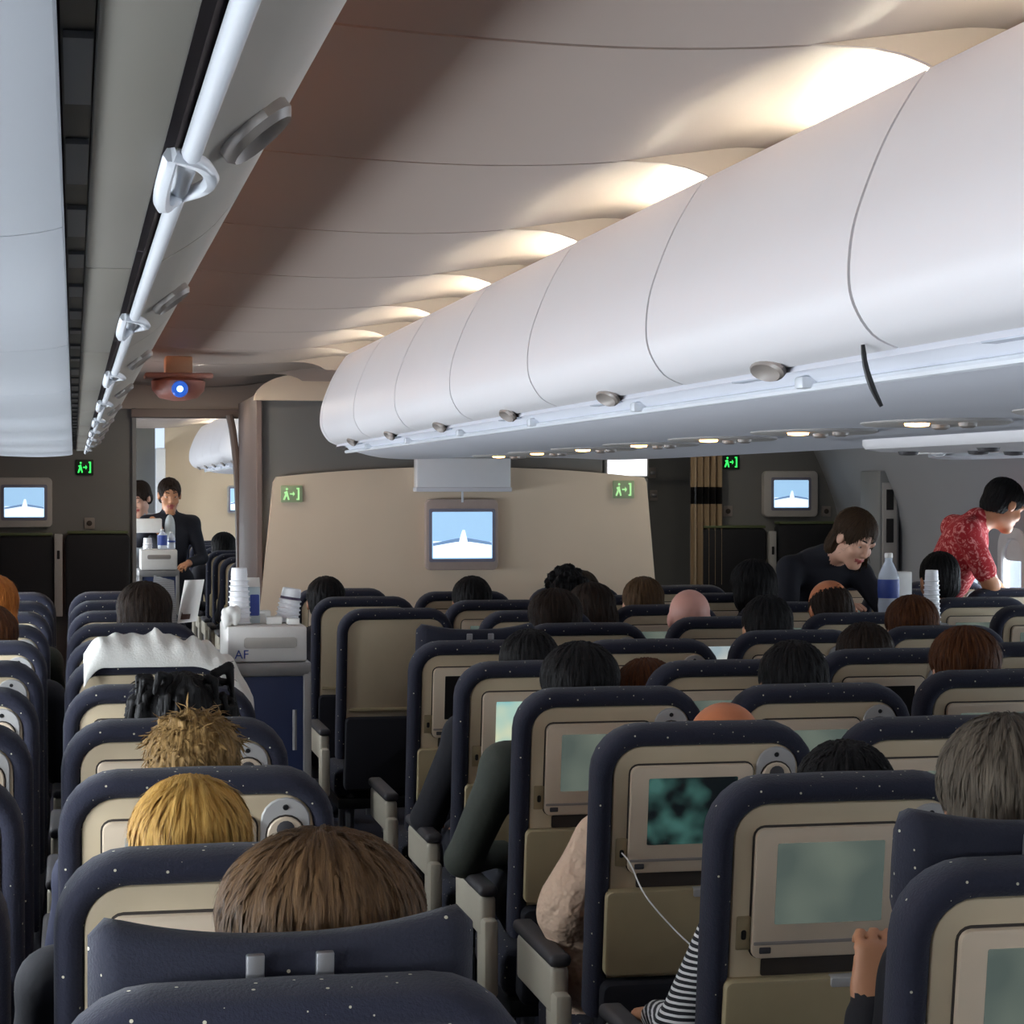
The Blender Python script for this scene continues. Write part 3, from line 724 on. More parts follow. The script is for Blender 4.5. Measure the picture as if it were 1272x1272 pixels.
exit_sign(4.023, 12.8, 1.761, 0.11, 0.09, 'green lit exit sign on dark wall beside the curtain', GRN, PLATE1)
exit_sign(1.139, 11.415, 1.566, 0.116, 0.09, 'pale green exit sign at passage end of beige bulkhead panel', GRNP, PLATE2)
exit_sign(2.97, 11.415, 1.59, 0.12, 0.098, 'pale green exit sign at curtain end of beige bulkhead panel', GRNP, PLATE2)
JUMP = mat('crew_seat_fabric', (26, 27, 32), 0.8, bump=0.2, scale=150); JLIT = mat('crew_seat_lit_edge', (86, 96, 62), 0.5)
def crew_seat(x, w, z, h, label):
    root = empty('crew_seat', (x, 12.8, 0)); tag(root, label, 'crew seat', 'folded crew seats')
    part('backrest', plate_vf(w, h, 0.04, -0.10, -0.03, 0.02, 0, z - h / 2), JUMP, root)
    part('lit_top_edge', box_vf(-w / 2 + 0.01, w / 2 - 0.01, -0.105, -0.002, z - 0.004, z + 0.012, 0.004), JLIT, root)  # olive strip paints the greenish light along the seat's top edge
    part('folded_seat', plate_vf(w - 0.02, 0.42, 0.03, -0.15, -0.04, 0.02, 0, z - h - 0.2), JUMP, root)
    part('frame', box_vf(-w / 2 + 0.02, w / 2 - 0.02, -0.06, 0, 0.1, z - 0.1, 0.004), BLACK, root)
crew_seat(-0.275, 0.32, 1.325, 0.5, 'folded black crew seat below the beige-framed monitor')
crew_seat(0.135, 0.37, 1.335, 0.5, 'folded black crew seat beside the passage')
crew_seat(4.02, 0.42, 1.354, 0.5, 'folded black crew seat beside the curtain')
crew_seat(4.52, 0.44, 1.378, 0.5, 'folded black crew seat below the pale-framed monitor')
for x, lab in ((-0.09, 'grey belt strip between crew seats by the passage'), (4.262, 'grey belt strip between crew seats by the curtain')):
    root = empty('belt_strip', (x, 12.8, 0.85)); tag(root, lab, 'strip')
    part('strip_body', plate_vf(0.046, 0.48, 0.006, -0.12, 0, 0.004, 0, 0.24), GREYP, root)
    part('dark_slot', plate_vf(0.016, 0.05, 0.004, -0.123, -0.1, 0.001, 0, 0.36), BLACK, root)
for x, z, lab in ((0.088, 1.391, 'small square switch plate beside the passage crew seat'), (4.005, 1.454, 'small square switch plate under the curtain-side exit sign'), (4.652, 1.452, 'small square switch plate beside pale-framed monitor')):
    root = empty('switch_plate', (x, 12.8, z)); tag(root, lab, 'switch plate')
    part('plate', plate_vf(0.06, 0.066, 0.006, -0.008, 0, 0.002), TAUPE, root); part('button', xf(lathe_vf([(0.012, -0.012), (0.016, -0.01), (0.016, 0)], 12), Matrix.Rotation(math.radians(-90), 4, 'X') @ Matrix.Translation((0, 0, 0))), LINE, root)
# curtain gathered at the passage
def curtain_vf(x0, x1, y, z0, z1, n=40, amp=0.022, waves=5.0):
    rings = []
    for z in [z0 + (z1 - z0) * q / 6 for q in range(7)]:
        f = [(x0 + (x1 - x0) * i / n, y + amp * math.sin(2 * math.pi * waves * i / n), z) for i in range(n + 1)]
        rings.append(f + [(p[0], p[1] + 0.006, p[2]) for p in f[::-1]])
    return loft(rings)
CURT = mat('curtain_beige', (158, 138, 112), 0.85, bump=0.1, scale=80)
root = empty('curtain', (3.84, 12.74, 0.3)); tag(root, 'beige curtain tied with a dark band beside the bulkhead', 'curtain')
for nm, z0, z1, m in (('upper_cloth', 1.605, 1.95, CURT), ('tie_band', 1.50, 1.605, BLACK), ('lower_cloth', 1.0, 1.50, CURT)):
    o = part(nm, curtain_vf(3.74, 3.945, 12.72, z0, z1), m, root); o.location = (-3.84, -12.74, -0.3)
o = part('curtain_rail', tube_vf([(3.15, 12.72, 1.95), (3.96, 12.72, 1.95)], 0.008), METAL, root); o.location = (-3.84, -12.74, -0.3)
# attendant panel with black slots on the far side wall
root = empty('wall_cabinet', (4.66, 11.75, 0.3)); tag(root, 'tall grey attendant panel with black slots on side wall', 'panel')
part('cabinet_body', box_vf(-0.06, 0.06, 0, 0.32, 0.0, 1.40, 0.01), MGREY, root)
part('cabinet_face', box_vf(-0.045, 0.045, -0.008, 0.01, 0.5, 1.33, 0.004), GREYP, root)
for z0, z1 in ((1.17, 1.29), (0.98, 1.12), (0.62, 0.86)): part('slot', box_vf(-0.022, 0.022, -0.014, 0.0, z0, z1, 0.003), BLACK, root)
for x, z, lab in ((3.74, 1.70, 'small pale placard on the dark galley wall'), (3.75, 1.55, 'small lever handle on the dark galley wall')):
    root = empty('wall_fitting', (x, 13.62, z)); tag(root, lab, 'fitting')
    part('base_plate', plate_vf(0.05, 0.07, 0.006, -0.008, 0, 0.002), TAUPE, root)
    part('knob', box_vf(-0.018, 0.018, -0.02, -0.006, -0.012, 0.012, 0.004), METAL, root)
# ceiling projector over the aisle
PROJ = mat('projector_red', (160, 104, 92), 0.45); PROJ2 = mat('projector_orange', (190, 158, 130), 0.45)
root = empty('ceiling_projector', (0.455, 9.6, 1.985)); tag(root, 'reddish ceiling video projector with glowing blue lens', 'projector')
part('body', xf(lathe_vf([(0.03, 0.0), (0.085, 0.012), (0.115, 0.045), (0.12, 0.085), (0.10, 0.10)], 24), Matrix.Diagonal((1, 1.2, 1, 1))), PROJ, root)
part('wing', box_vf(-0.15, 0.15, -0.10, 0.06, 0.095, 0.12, 0.01), mat('projector_wing', (176, 130, 118), 0.45), root)
part('mount', box_vf(-0.06, 0.06, -0.08, 0.08, 0.115, 0.195, 0.01), PROJ2, root)
l = part('lens_barrel', xf(lathe_vf([(0.036, 0), (0.036, 0.03), (0.03, 0.035)], 18), Matrix.Translation((0.0, -0.125, 0.045)) @ Matrix.Rotation(math.radians(90), 4, 'X')), mat('lens_blue_dark', (30, 66, 140), 0.3, emis=(40, 90, 190), estr=0.8), root)
part('lens_glass', xf(lathe_vf([(0.002, 0.038), (0.012, 0.037), (0.015, 0.034)], 16), Matrix.Translation((0.0, -0.125, 0.045)) @ Matrix.Rotation(math.radians(90), 4, 'X')), mat('lens_glow', (150, 200, 255), 0.2, emis=(140, 195, 255), estr=5.0), l)

# ================================================================== carts and drinks
def stack_vf(r0, r1, h, n, lip=0.004):
    prof = [(r0 * 0.9, 0)]
    for k in range(n):
        z0 = h * k / n; z1 = h * (k + 1) / n; ra = r0 + (r1 - r0) * k / n; rb = r0 + (r1 - r0) * (k + 1) / n
        prof += [(ra, z0), (ra + lip, z0 + 0.002), (ra + lip, z0 + 0.005), (rb, z0 + 0.007)]
    prof += [(r1, h), (r1 * 0.9, h)]
    return lathe_vf(prof, 20)
def text_obj(s, size, m, parent, loc, rot):
    cu = bpy.data.curves.new('lettering', 'FONT'); cu.body = s; cu.size = size; cu.extrude = 0.0006; cu.align_x = 'LEFT'
    t = bpy.data.objects.new('tmp_lettering', cu); COL.objects.link(t)
    bpy.context.view_layer.update()
    me_ = bpy.data.meshes.new_from_object(t.evaluated_get(bpy.context.evaluated_depsgraph_get()))
    bpy.data.objects.remove(t); me_.materials.clear(); me_.materials.append(m)
    return link('lettering', me_, parent, loc, rot)
BLUEP = mat('print_blue', (58, 76, 150), 0.5)
def cart(x, y, w, dp, label):
    root = empty('drinks_cart', (x, y, 0)); tag(root, label, 'cart')
    part('body', box_vf(-w / 2 + 0.012, w / 2 - 0.012, 0.012, dp - 0.012, 0.09, 0.99, 0.006), CARTB, root)
    for sx in (-1, 1):
        for yy in (0.0, dp - 0.024):
            part('corner_post', box_vf(sx * (w / 2 - 0.013) - 0.013, sx * (w / 2 - 0.013) + 0.013, yy, yy + 0.024, 0.08, 1.0, 0.004), CARTG, root)
            part('castor', xf(lathe_vf([(0.02, -0.014), (0.04, -0.012), (0.04, 0.012), (0.02, 0.014)], 14), Matrix.Translation((sx * (w / 2 - 0.04), yy + 0.012 + (0.03 if yy == 0 else -0.03), 0.04)) @ Matrix.Rotation(math.radians(90), 4, 'Y')), BLACK, root)
    part('top', box_vf(-w / 2, w / 2, 0, dp, 0.985, 1.032, 0.008), CARTG, root)
    part('bumper', box_vf(-w / 2 - 0.008, w / 2 + 0.008, -0.008, dp + 0.008, 0.07, 0.10, 0.004), CARTG, root)
    part('door_handle', tube_vf([(0.08, -0.03, 0.75), (0.08, -0.03, 0.88)], 0.007), CARTG, root)
    return root
cart(0.615, 6.9, 0.275, 0.62, 'blue drinks cart with aluminium frame in the trolley aisle')
root = empty('cart_drawer', (0.61, 6.9, 1.033)); tag(root, 'white plastic drawer with blue lettering on the trolley-aisle cart', 'drawer')
WDR = mat('drawer_white', (214, 210, 204), 0.5)
part('drawer_box', box_vf(-0.128, 0.128, 0, 0.36, 0, 0.115, 0.008), WDR, root)
part('drawer_recess', plate_vf(0.17, 0.035, 0.01, -0.003, 0.004, 0.001, 0.01, 0.062), mat('drawer_shade', (178, 172, 164), 0.5), root)
text_obj('AF', 0.04, BLUEP, root, (-0.105, -0.0015, 0.012), (math.radians(90), 0, 0))
for dx, dy, w_, h_ in ((0.03, 0.07, 0.05, 0.025), (-0.02, 0.16, 0.06, 0.03), (0.09, 0.05, 0.04, 0.02), (0.0, 0.26, 0.07, 0.035)):
    o = part('sugar_box', box_vf(-w_ / 2, w_ / 2, 0, 0.05, 0, h_, 0.004), PAPER, None); o.location = (0.61 + dx, 6.9 + dy, 1.149)
    tag(o, 'small white packet on the white cart drawer', 'packet', 'packets on the cart drawer')
def cups(x, y, z, r0, r1, h, n, label, rot=(0, 0, 0), band=False):
    root = empty('cup_stack', (x, y, z)); root.rotation_euler = rot; tag(root, label, 'cup stack')
    part('cups', stack_vf(r0, r1, h, n), CUPW, root)
    part('top_cup', xf(lathe_vf([(r1 * .95, 0), (r1, 0.004), (r1 * 0.93, 0.028), (r1 * 0.85, 0.03)], 20), Matrix.Translation((0, 0, h))), CUPW, root)
    if band: part('band', xf(lathe_vf([(r1 * 1.02, 0), (r1 * 1.03, 0.012), (r1 * .9, 0.014)], 20), Matrix.Translation((0, 0, h - 0.012))), mat('band_purple', (60, 44, 70), 0.6), root)
cups(0.529, 7.02, 1.149, 0.036, 0.027, 0.155, 9, 'tall stack of white paper cups on the cart drawer')
cups(0.690, 7.08, 1.149, 0.038, 0.033, 0.085, 6, 'leaning stack of plastic cups with purple band on cart drawer', (0, math.radians(9), 0), True)
root = empty('juice_carton', (0.572, 7.08, 1.149)); tag(root, 'pale blue printed drinks carton behind the paper cups', 'carton')
part('carton_body', box_vf(-0.028, 0.028, -0.028, 0.028, 0, 0.12, 0.003), mat('carton_pale', (190, 206, 212), 0.5), root)
part('carton_print', plate_vf(0.03, 0.07, 0.004, -0.0295, -0.028, 0.0005, 0.01, 0.06), BLUEP, root)
part('gable', loft([[(-0.028, -0.028, 0.12), (0.028, -0.028, 0.12), (0.028, 0.028, 0.12), (-0.028, 0.028, 0.12)], [(-0.028, -0.003, 0.15), (0.028, -0.003, 0.15), (0.028, 0.003, 0.15), (-0.028, 0.003, 0.15)]]), PAPER, root)
def bottle(x, y, z, h, r, label, lab_h=(0.35, 0.62)):
    root = empty('water_bottle', (x, y, z)); tag(root, label, 'bottle')
    G = mat('bottle_plastic', (222, 230, 240), 0.12, alpha=0.62)
    prof = [(r * .9, 0), (r, 0.01)]
    for k in range(6): prof += [(r * (0.95 if k % 2 else 1.0), h * (0.06 + 0.09 * k))]
    prof += [(r, h * .62), (r * .9, h * .70), (r * .55, h * .82), (r * .34, h * .88), (r * .34, h * .93)]
    part('bottle_body', lathe_vf(prof, 20), G, root)
    part('label_wrap', lathe_vf([(r * 1.005, h * lab_h[0]), (r * 1.02, h * lab_h[0] + .002), (r * 1.02, h * lab_h[1]), (r * 1.005, h * lab_h[1])], 20), mat('bottle_label', (52, 74, 150), 0.5), root)
    part('cap', lathe_vf([(r * .36, h * .93), (r * .38, h * .935), (r * .38, h * .99), (r * .34, h)], 16), PAPER, root)
cart(3.42, 8.33, 0.30, 0.5, 'blue drinks cart in the aisle in front of the bending attendant')
bottle(3.352, 8.46, 1.033, 0.29, 0.045, 'large clear water bottle with blue label on the cart')
cups(3.515, 8.39, 1.033, 0.036, 0.028, 0.19, 10, 'tall stack of white cups beside the water bottle')
o = part('paper_carton', box_vf(-0.04, 0.04, -0.03, 0.03, 0, 0.205, 0.003), PAPER, None); o.location = (3.47, 8.62, 1.033); tag(o, 'plain white carton between bottle and cups on the cart', 'carton')
cart(0.575, 14.95, 0.28, 0.5, 'drinks cart in front of the attendant in the next cabin')
root = empty('cart_drawer', (0.575, 14.93, 1.033)); tag(root, 'cream plastic drawer on the next cabin cart', 'drawer')
part('drawer_box', box_vf(-0.125, 0.125, 0, 0.36, 0, 0.14, 0.01), WDR, root); part('drawer_recess', plate_vf(0.16, 0.03, 0.01, -0.003, 0.004, 0.001, 0, 0.09), TAUPE, root)
bottle(0.60, 15.02, 1.174, 0.14, 0.033, 'blue-labelled bottle on the next cabin cart', (0.2, 0.7))
bottle(0.665, 15.06, 1.174, 0.12, 0.028, 'small clear bottle beside the blue-labelled bottle on next cabin cart', (0.4, 0.5))
cups(0.50, 15.02, 1.174, 0.03, 0.03, 0.05, 3, 'short cup stack on the next cabin cart')

# ================================================================== people
def surface(prims, h, pad=0.03):
    """smooth union of round cones ('c') and ellipsoids ('e'), minus 'x' ellipsoids, meshed with surface nets"""
    lo = np.array([1e9] * 3); hi = -lo
    for p in prims:
        if p[0] == 'c':
            for q, r in ((p[1], p[3]), (p[2], p[4])):
                lo = np.minimum(lo, np.array(q) - r); hi = np.maximum(hi, np.array(q) + r)
        elif p[0] == 'e':
            m = max(p[2]); lo = np.minimum(lo, np.array(p[1]) - m); hi = np.maximum(hi, np.array(p[1]) + m)
    lo -= pad; hi += pad
    n = np.ceil((hi - lo) / h).astype(int) + 1
    F = np.full(n, 0.5, np.float32); D = np.full(n, 9.0, np.float32); M = np.zeros(n, np.int8)
    ax = [lo[i] + h * np.arange(n[i]) for i in range(3)]
    for p in prims:
        if p[0] == 'c':
            a, b = np.array(p[1], float), np.array(p[2], float); r = max(p[3], p[4])
            blo, bhi = np.minimum(a, b) - r, np.maximum(a, b) + r
        else:
            c = np.array(p[1], float); r = max(p[2]); blo, bhi = c - r, c + r
        k = p[-1]; g = k + 3 * h
        i0 = np.clip(((blo - g - lo) / h).astype(int), 0, n - 1); i1 = np.clip(((bhi + g - lo) / h).astype(int) + 2, 1, n)
        sl = tuple(slice(i0[i], i1[i]) for i in range(3))
        X = ax[0][sl[0]][:, None, None]; Y = ax[1][sl[1]][None, :, None]; Z = ax[2][sl[2]][None, None, :]
        if p[0] == 'c':
            ab = b - a; L = max(ab @ ab, 1e-9)
            t = np.clip(((X - a[0]) * ab[0] + (Y - a[1]) * ab[1] + (Z - a[2]) * ab[2]) / L, 0, 1)
            d = np.sqrt((X - a[0] - t * ab[0]) ** 2 + (Y - a[1] - t * ab[1]) ** 2 + (Z - a[2] - t * ab[2]) ** 2) - (p[3] + t * (p[4] - p[3]))
            mt = p[5]
        else:
            R = np.array(p[3]).T; x, y, z = X - c[0], Y - c[1], Z - c[2]; rr_ = p[2]
            q = [R[i][0] * x + R[i][1] * y + R[i][2] * z for i in range(3)]
            k0 = np.sqrt(sum((q[i] / rr_[i]) ** 2 for i in range(3))); k1 = np.sqrt(sum((q[i] / rr_[i] ** 2) ** 2 for i in range(3))) + 1e-9
            d = k0 * (k0 - 1) / k1; mt = p[4]
        d = d.astype(np.float32)
        if p[0] == 'x':
            F[sl] = np.maximum(F[sl], -d); continue
        f = F[sl]; hh = np.clip(0.5 + 0.5 * (f - d) / k, 0, 1) if k > 0 else (d < f).astype(np.float32)
        F[sl] = f * (1 - hh) + d * hh - (k * hh * (1 - hh))
        w = d < D[sl]; M[sl] = np.where(w, mt, M[sl]); D[sl] = np.minimum(D[sl], d)
    S = F < 0
    cells = np.zeros(tuple(n - 1), np.int8)
    cs = [(i, j, k) for i in (0, 1) for j in (0, 1) for k in (0, 1)]
    cut = lambda A, c: A[c[0]:A.shape[0] - 1 + c[0], c[1]:A.shape[1] - 1 + c[1], c[2]:A.shape[2] - 1 + c[2]]
    for c in cs: cells += cut(S, c)
    act = (cells > 0) & (cells < 8)
    idx = np.full(act.shape, -1, np.int64); I = np.argwhere(act); idx[act] = np.arange(len(I))
    pos = np.zeros((len(I), 3)); cnt = np.zeros(len(I))
    val = {c: F[I[:, 0] + c[0], I[:, 1] + c[1], I[:, 2] + c[2]] for c in cs}
    for a in cs:
        for axn in range(3):
            if a[axn]: continue
            b = list(a); b[axn] = 1; b = tuple(b)
            va, vb = val[a], val[b]; m = (va < 0) != (vb < 0)
            t = np.where(m, va / np.where(m, va - vb, 1), 0)
            for q in range(3): pos[:, q] += np.where(m, a[q] + (t if q == axn else 0), 0)
            cnt += m
    pos = lo + h * (I + pos / cnt[:, None])
    fs = []; fm = []
    for axn in range(3):
        s0 = [slice(None)] * 3; s1 = [slice(None)] * 3
        s0[axn] = slice(0, -1); s1[axn] = slice(1, None)
        a, b = S[tuple(s0)], S[tuple(s1)]
        E = np.argwhere(a != b)
        u, v = [(1, 2), (2, 0), (0, 1)][axn]
        ok = (E[:, u] > 0) & (E[:, v] > 0) & (E[:, u] < n[u] - 1) & (E[:, v] < n[v] - 1); E = E[ok]
        def at(du, dv):
            Q = E.copy(); Q[:, u] -= du; Q[:, v] -= dv
            return idx[Q[:, 0], Q[:, 1], Q[:, 2]]
        q = np.stack([at(1, 1), at(0, 1), at(0, 0), at(1, 0)], 1)
        flip = ~a[E[:, 0], E[:, 1], E[:, 2]]
        q[flip] = q[flip][:, ::-1]
        fs.append(q); fm.append(M[E[:, 0], E[:, 1], E[:, 2]])
    return pos, np.concatenate(fs), np.concatenate(fm)
def net_mesh(prims, h, mats, name):
    v, f, m = surface(prims, h)
    me_ = bpy.data.meshes.new(name)
    me_.vertices.add(len(v)); me_.vertices.foreach_set('co', v.astype(np.float32).ravel())
    me_.loops.add(len(f) * 4); me_.loops.foreach_set('vertex_index', f.astype(np.int32).ravel())
    me_.polygons.add(len(f)); me_.polygons.foreach_set('loop_start', (np.arange(len(f)) * 4).astype(np.int32))
    for mm in mats: me_.materials.append(mm)
    me_.polygons.foreach_set('material_index', m.astype(np.int32))
    me_.polygons.foreach_set('use_smooth', np.ones(len(f), bool))
    me_.update(calc_edges=True); me_.validate()
    return me_
I3 = np.eye(3)
def frame(z, x):
    z = Vector(z).normalized(); x = Vector(x); y = z.cross(x).normalized(); x = y.cross(z)
    return np.array([[x[i], y[i], z[i]] for i in range(3)])
SK, SH, TR, SHOE, LIP = 0, 1, 2, 3, 4
def head_prims(c, R, female=False):
    c = np.array(c, float); A = np.array(R)
    P = lambda x, y, z: tuple(c + A @ np.array((x, y, z)))
    j = 0.92 if female else 1.0
    pr = [('e', P(0, -0.012, 0.030), (0.076, 0.096, 0.088), A, SK, 0.01),
          ('e', P(0, 0.026, -0.040), (0.061 * j, 0.068, 0.080), A, SK, 0.025),
          ('c', P(-0.012, 0.070, -0.099), P(0.012, 0.070, -0.099), 0.022 * j, 0.022 * j, SK, 0.025),
          ('c', P(0, 0.090, 0.012), P(0, 0.106, -0.029), 0.007, 0.0095, SK, 0.010),
          ('c', P(-0.012, 0.096, -0.034), P(0.012, 0.096, -0.034), 0.0075, 0.0075, SK, 0.008),
          ('c', P(-0.036, 0.076, 0.022), P(0.036, 0.076, 0.022), 0.015, 0.015, SK, 0.012),
          ('e', P(-0.037, 0.062, -0.030), (0.024, 0.026, 0.026), A, SK, 0.015), ('e', P(0.037, 0.062, -0.030), (0.024, 0.026, 0.026), A, SK, 0.015),
          ('e', P(-0.030, 0.0735, 0.0105), (0.0145, 0.0135, 0.0085), A, SK, 0.004), ('e', P(0.030, 0.0735, 0.0105), (0.0145, 0.0135, 0.0085), A, SK, 0.004),
          ('c', P(-0.019, 0.088, -0.062), P(0.019, 0.088, -0.062), 0.006, 0.006, LIP, 0.006), ('c', P(0, 0.093, -0.061), P(0, 0.092, -0.067), 0.008, 0.008, LIP, 0.006),
          ('e', P(-0.077, -0.004, -0.006), (0.010, 0.022, 0.032), A, SK, 0.006), ('e', P(0.077, -0.004, -0.006), (0.010, 0.022, 0.032), A, SK, 0.006)]
    return pr
def hand_prims(w, d, n, side, curl=0.5):
    """palm and five fingers from wrist w along d with palm normal n"""
    w = Vector(w); d = Vector(d).normalized(); n = Vector(n); n = (n - d * n.dot(d)).normalized(); s = d.cross(n) * side
    pr = []; T = lambda v: tuple(v)
    palm0 = w + d * 0.02; palm1 = w + d * 0.085
    for q in (-0.024, -0.008, 0.008, 0.024):
        pr.append(('c', T(palm0 + s * q * 0.8), T(palm1 + s * q), 0.014, 0.0125, SK, 0.01))
    for q, L in ((-0.030, 0.058), (-0.010, 0.075), (0.010, 0.080), (0.030, 0.068)):
        a = palm1 + s * q; b = a + (d * math.cos(curl * .6) + n * math.sin(curl * .6) + s * q * 1.2) * L * 0.5
        c = b + (d * math.cos(curl * 1.6) + n * math.sin(curl * 1.6)) * L * 0.5
        pr += [('c', T(a), T(b), 0.0092, 0.0085, SK, 0.002), ('c', T(b), T(c), 0.0085, 0.0072, SK, 0.003)]
    a = palm0 + s * 0.022; b = a + (d * 0.6 + s * 0.75 + n * 0.35).normalized() * 0.042; c = b + (d * 0.85 + s * 0.2 + n * 0.4).normalized() * 0.032
    pr += [('c', T(a), T(b), 0.014, 0.011, SK, 0.006), ('c', T(b), T(c), 0.0105, 0.008, SK, 0.003)]
    return pr
def body_prims(J, sleeves='long', female=False, curl=0.5):
    V = lambda k: Vector(J[k])
    sx = V('shR') - V('shL'); spine = V('neck') - V('pelvis'); R = frame(spine, sx)
    b = 0.92 if female else 1.0
    mid = V('pelvis').lerp(V('neck'), 0.42); ch = V('pelvis').lerp(V('neck'), 0.70)
    pr = [('e', J['pelvis'], (0.165, 0.125, 0.13), R, TR, 0.05),
          ('e', tuple(mid), (0.140 * b, 0.115, 0.15), R, SH, 0.05), ('e', tuple(ch), (0.162 * b, 0.118, 0.165), R, SH, 0.05)]
    nk = V('neck')
    for s in ('L', 'R'):
        pr.append(('c', tuple(nk.lerp(V('sh' + s), 0.25) - spine.normalized() * 0.02), J['sh' + s], 0.058, 0.060 * b, SH, 0.04))
        sl = SK if sleeves == 'none' else SH
        el, wr = V('el' + s), V('wr' + s); sh_ = V('sh' + s)
        if sleeves == 'short':
            m_ = sh_.lerp(el, 0.72)
            pr += [('c', J['sh' + s], tuple(m_), 0.060 * b, 0.058 * b, SH, 0.03), ('c', tuple(m_), J['el' + s], 0.046 * b, 0.040 * b, SK, 0.008)]
        else: pr.append(('c', J['sh' + s], J['el' + s], 0.058 * b, 0.048 * b, sl, 0.03))
        fo = SH if sleeves == 'long' else SK
        cuff = el.lerp(wr, 0.92)
        pr.append(('c', J['el' + s], tuple(cuff), 0.047 * b if fo == SH else 0.040 * b, 0.036 * b if fo == SH else 0.028, fo, 0.02))
        pr.append(('c', tuple(cuff), J['wr' + s], 0.027, 0.025, SK, 0.008))
        pr += hand_prims(J['wr' + s], J.get('hd' + s) or tuple(wr - el), J.get('hn' + s, (0, 0, -1)), -1 if s == 'L' else 1, curl)
        pr += [('c', tuple(V('pelvis') + (V('hip' + s) - V('pelvis')) * 0.9), J['kn' + s], 0.098, 0.064, TR, 0.04), ('c', J['kn' + s], J['an' + s], 0.062, 0.046, TR, 0.02),
               ('c', tuple(V('an' + s)), J['to' + s], 0.042, 0.034, SHOE, 0.012)]
    A = np.array(J['headR'])
    nb = V('head') + Vector(A @ np.array((0, -0.022, -0.07)))
    pr += [('c', tuple(nk - spine.normalized() * 0.03), tuple(nb), 0.056 * b, 0.050 * b, SK, 0.02)]
    pr.append(('c', tuple(nk - spine.normalized() * 0.035), tuple(nk + (nb - nk) * 0.12), 0.068 * b, 0.064 * b, SH, 0.02))
    pr += head_prims(J['head'], A, female)
    return pr
def rotm(pitch=0, yaw=0, roll=0):
    """yaw: to the left (+), pitch: chin down (+), degrees"""
    return np.array((Matrix.Rotation(math.radians(yaw), 3, 'Z') @ Matrix.Rotation(math.radians(-pitch), 3, 'X') @ Matrix.Rotation(math.radians(roll), 3, 'Y')))
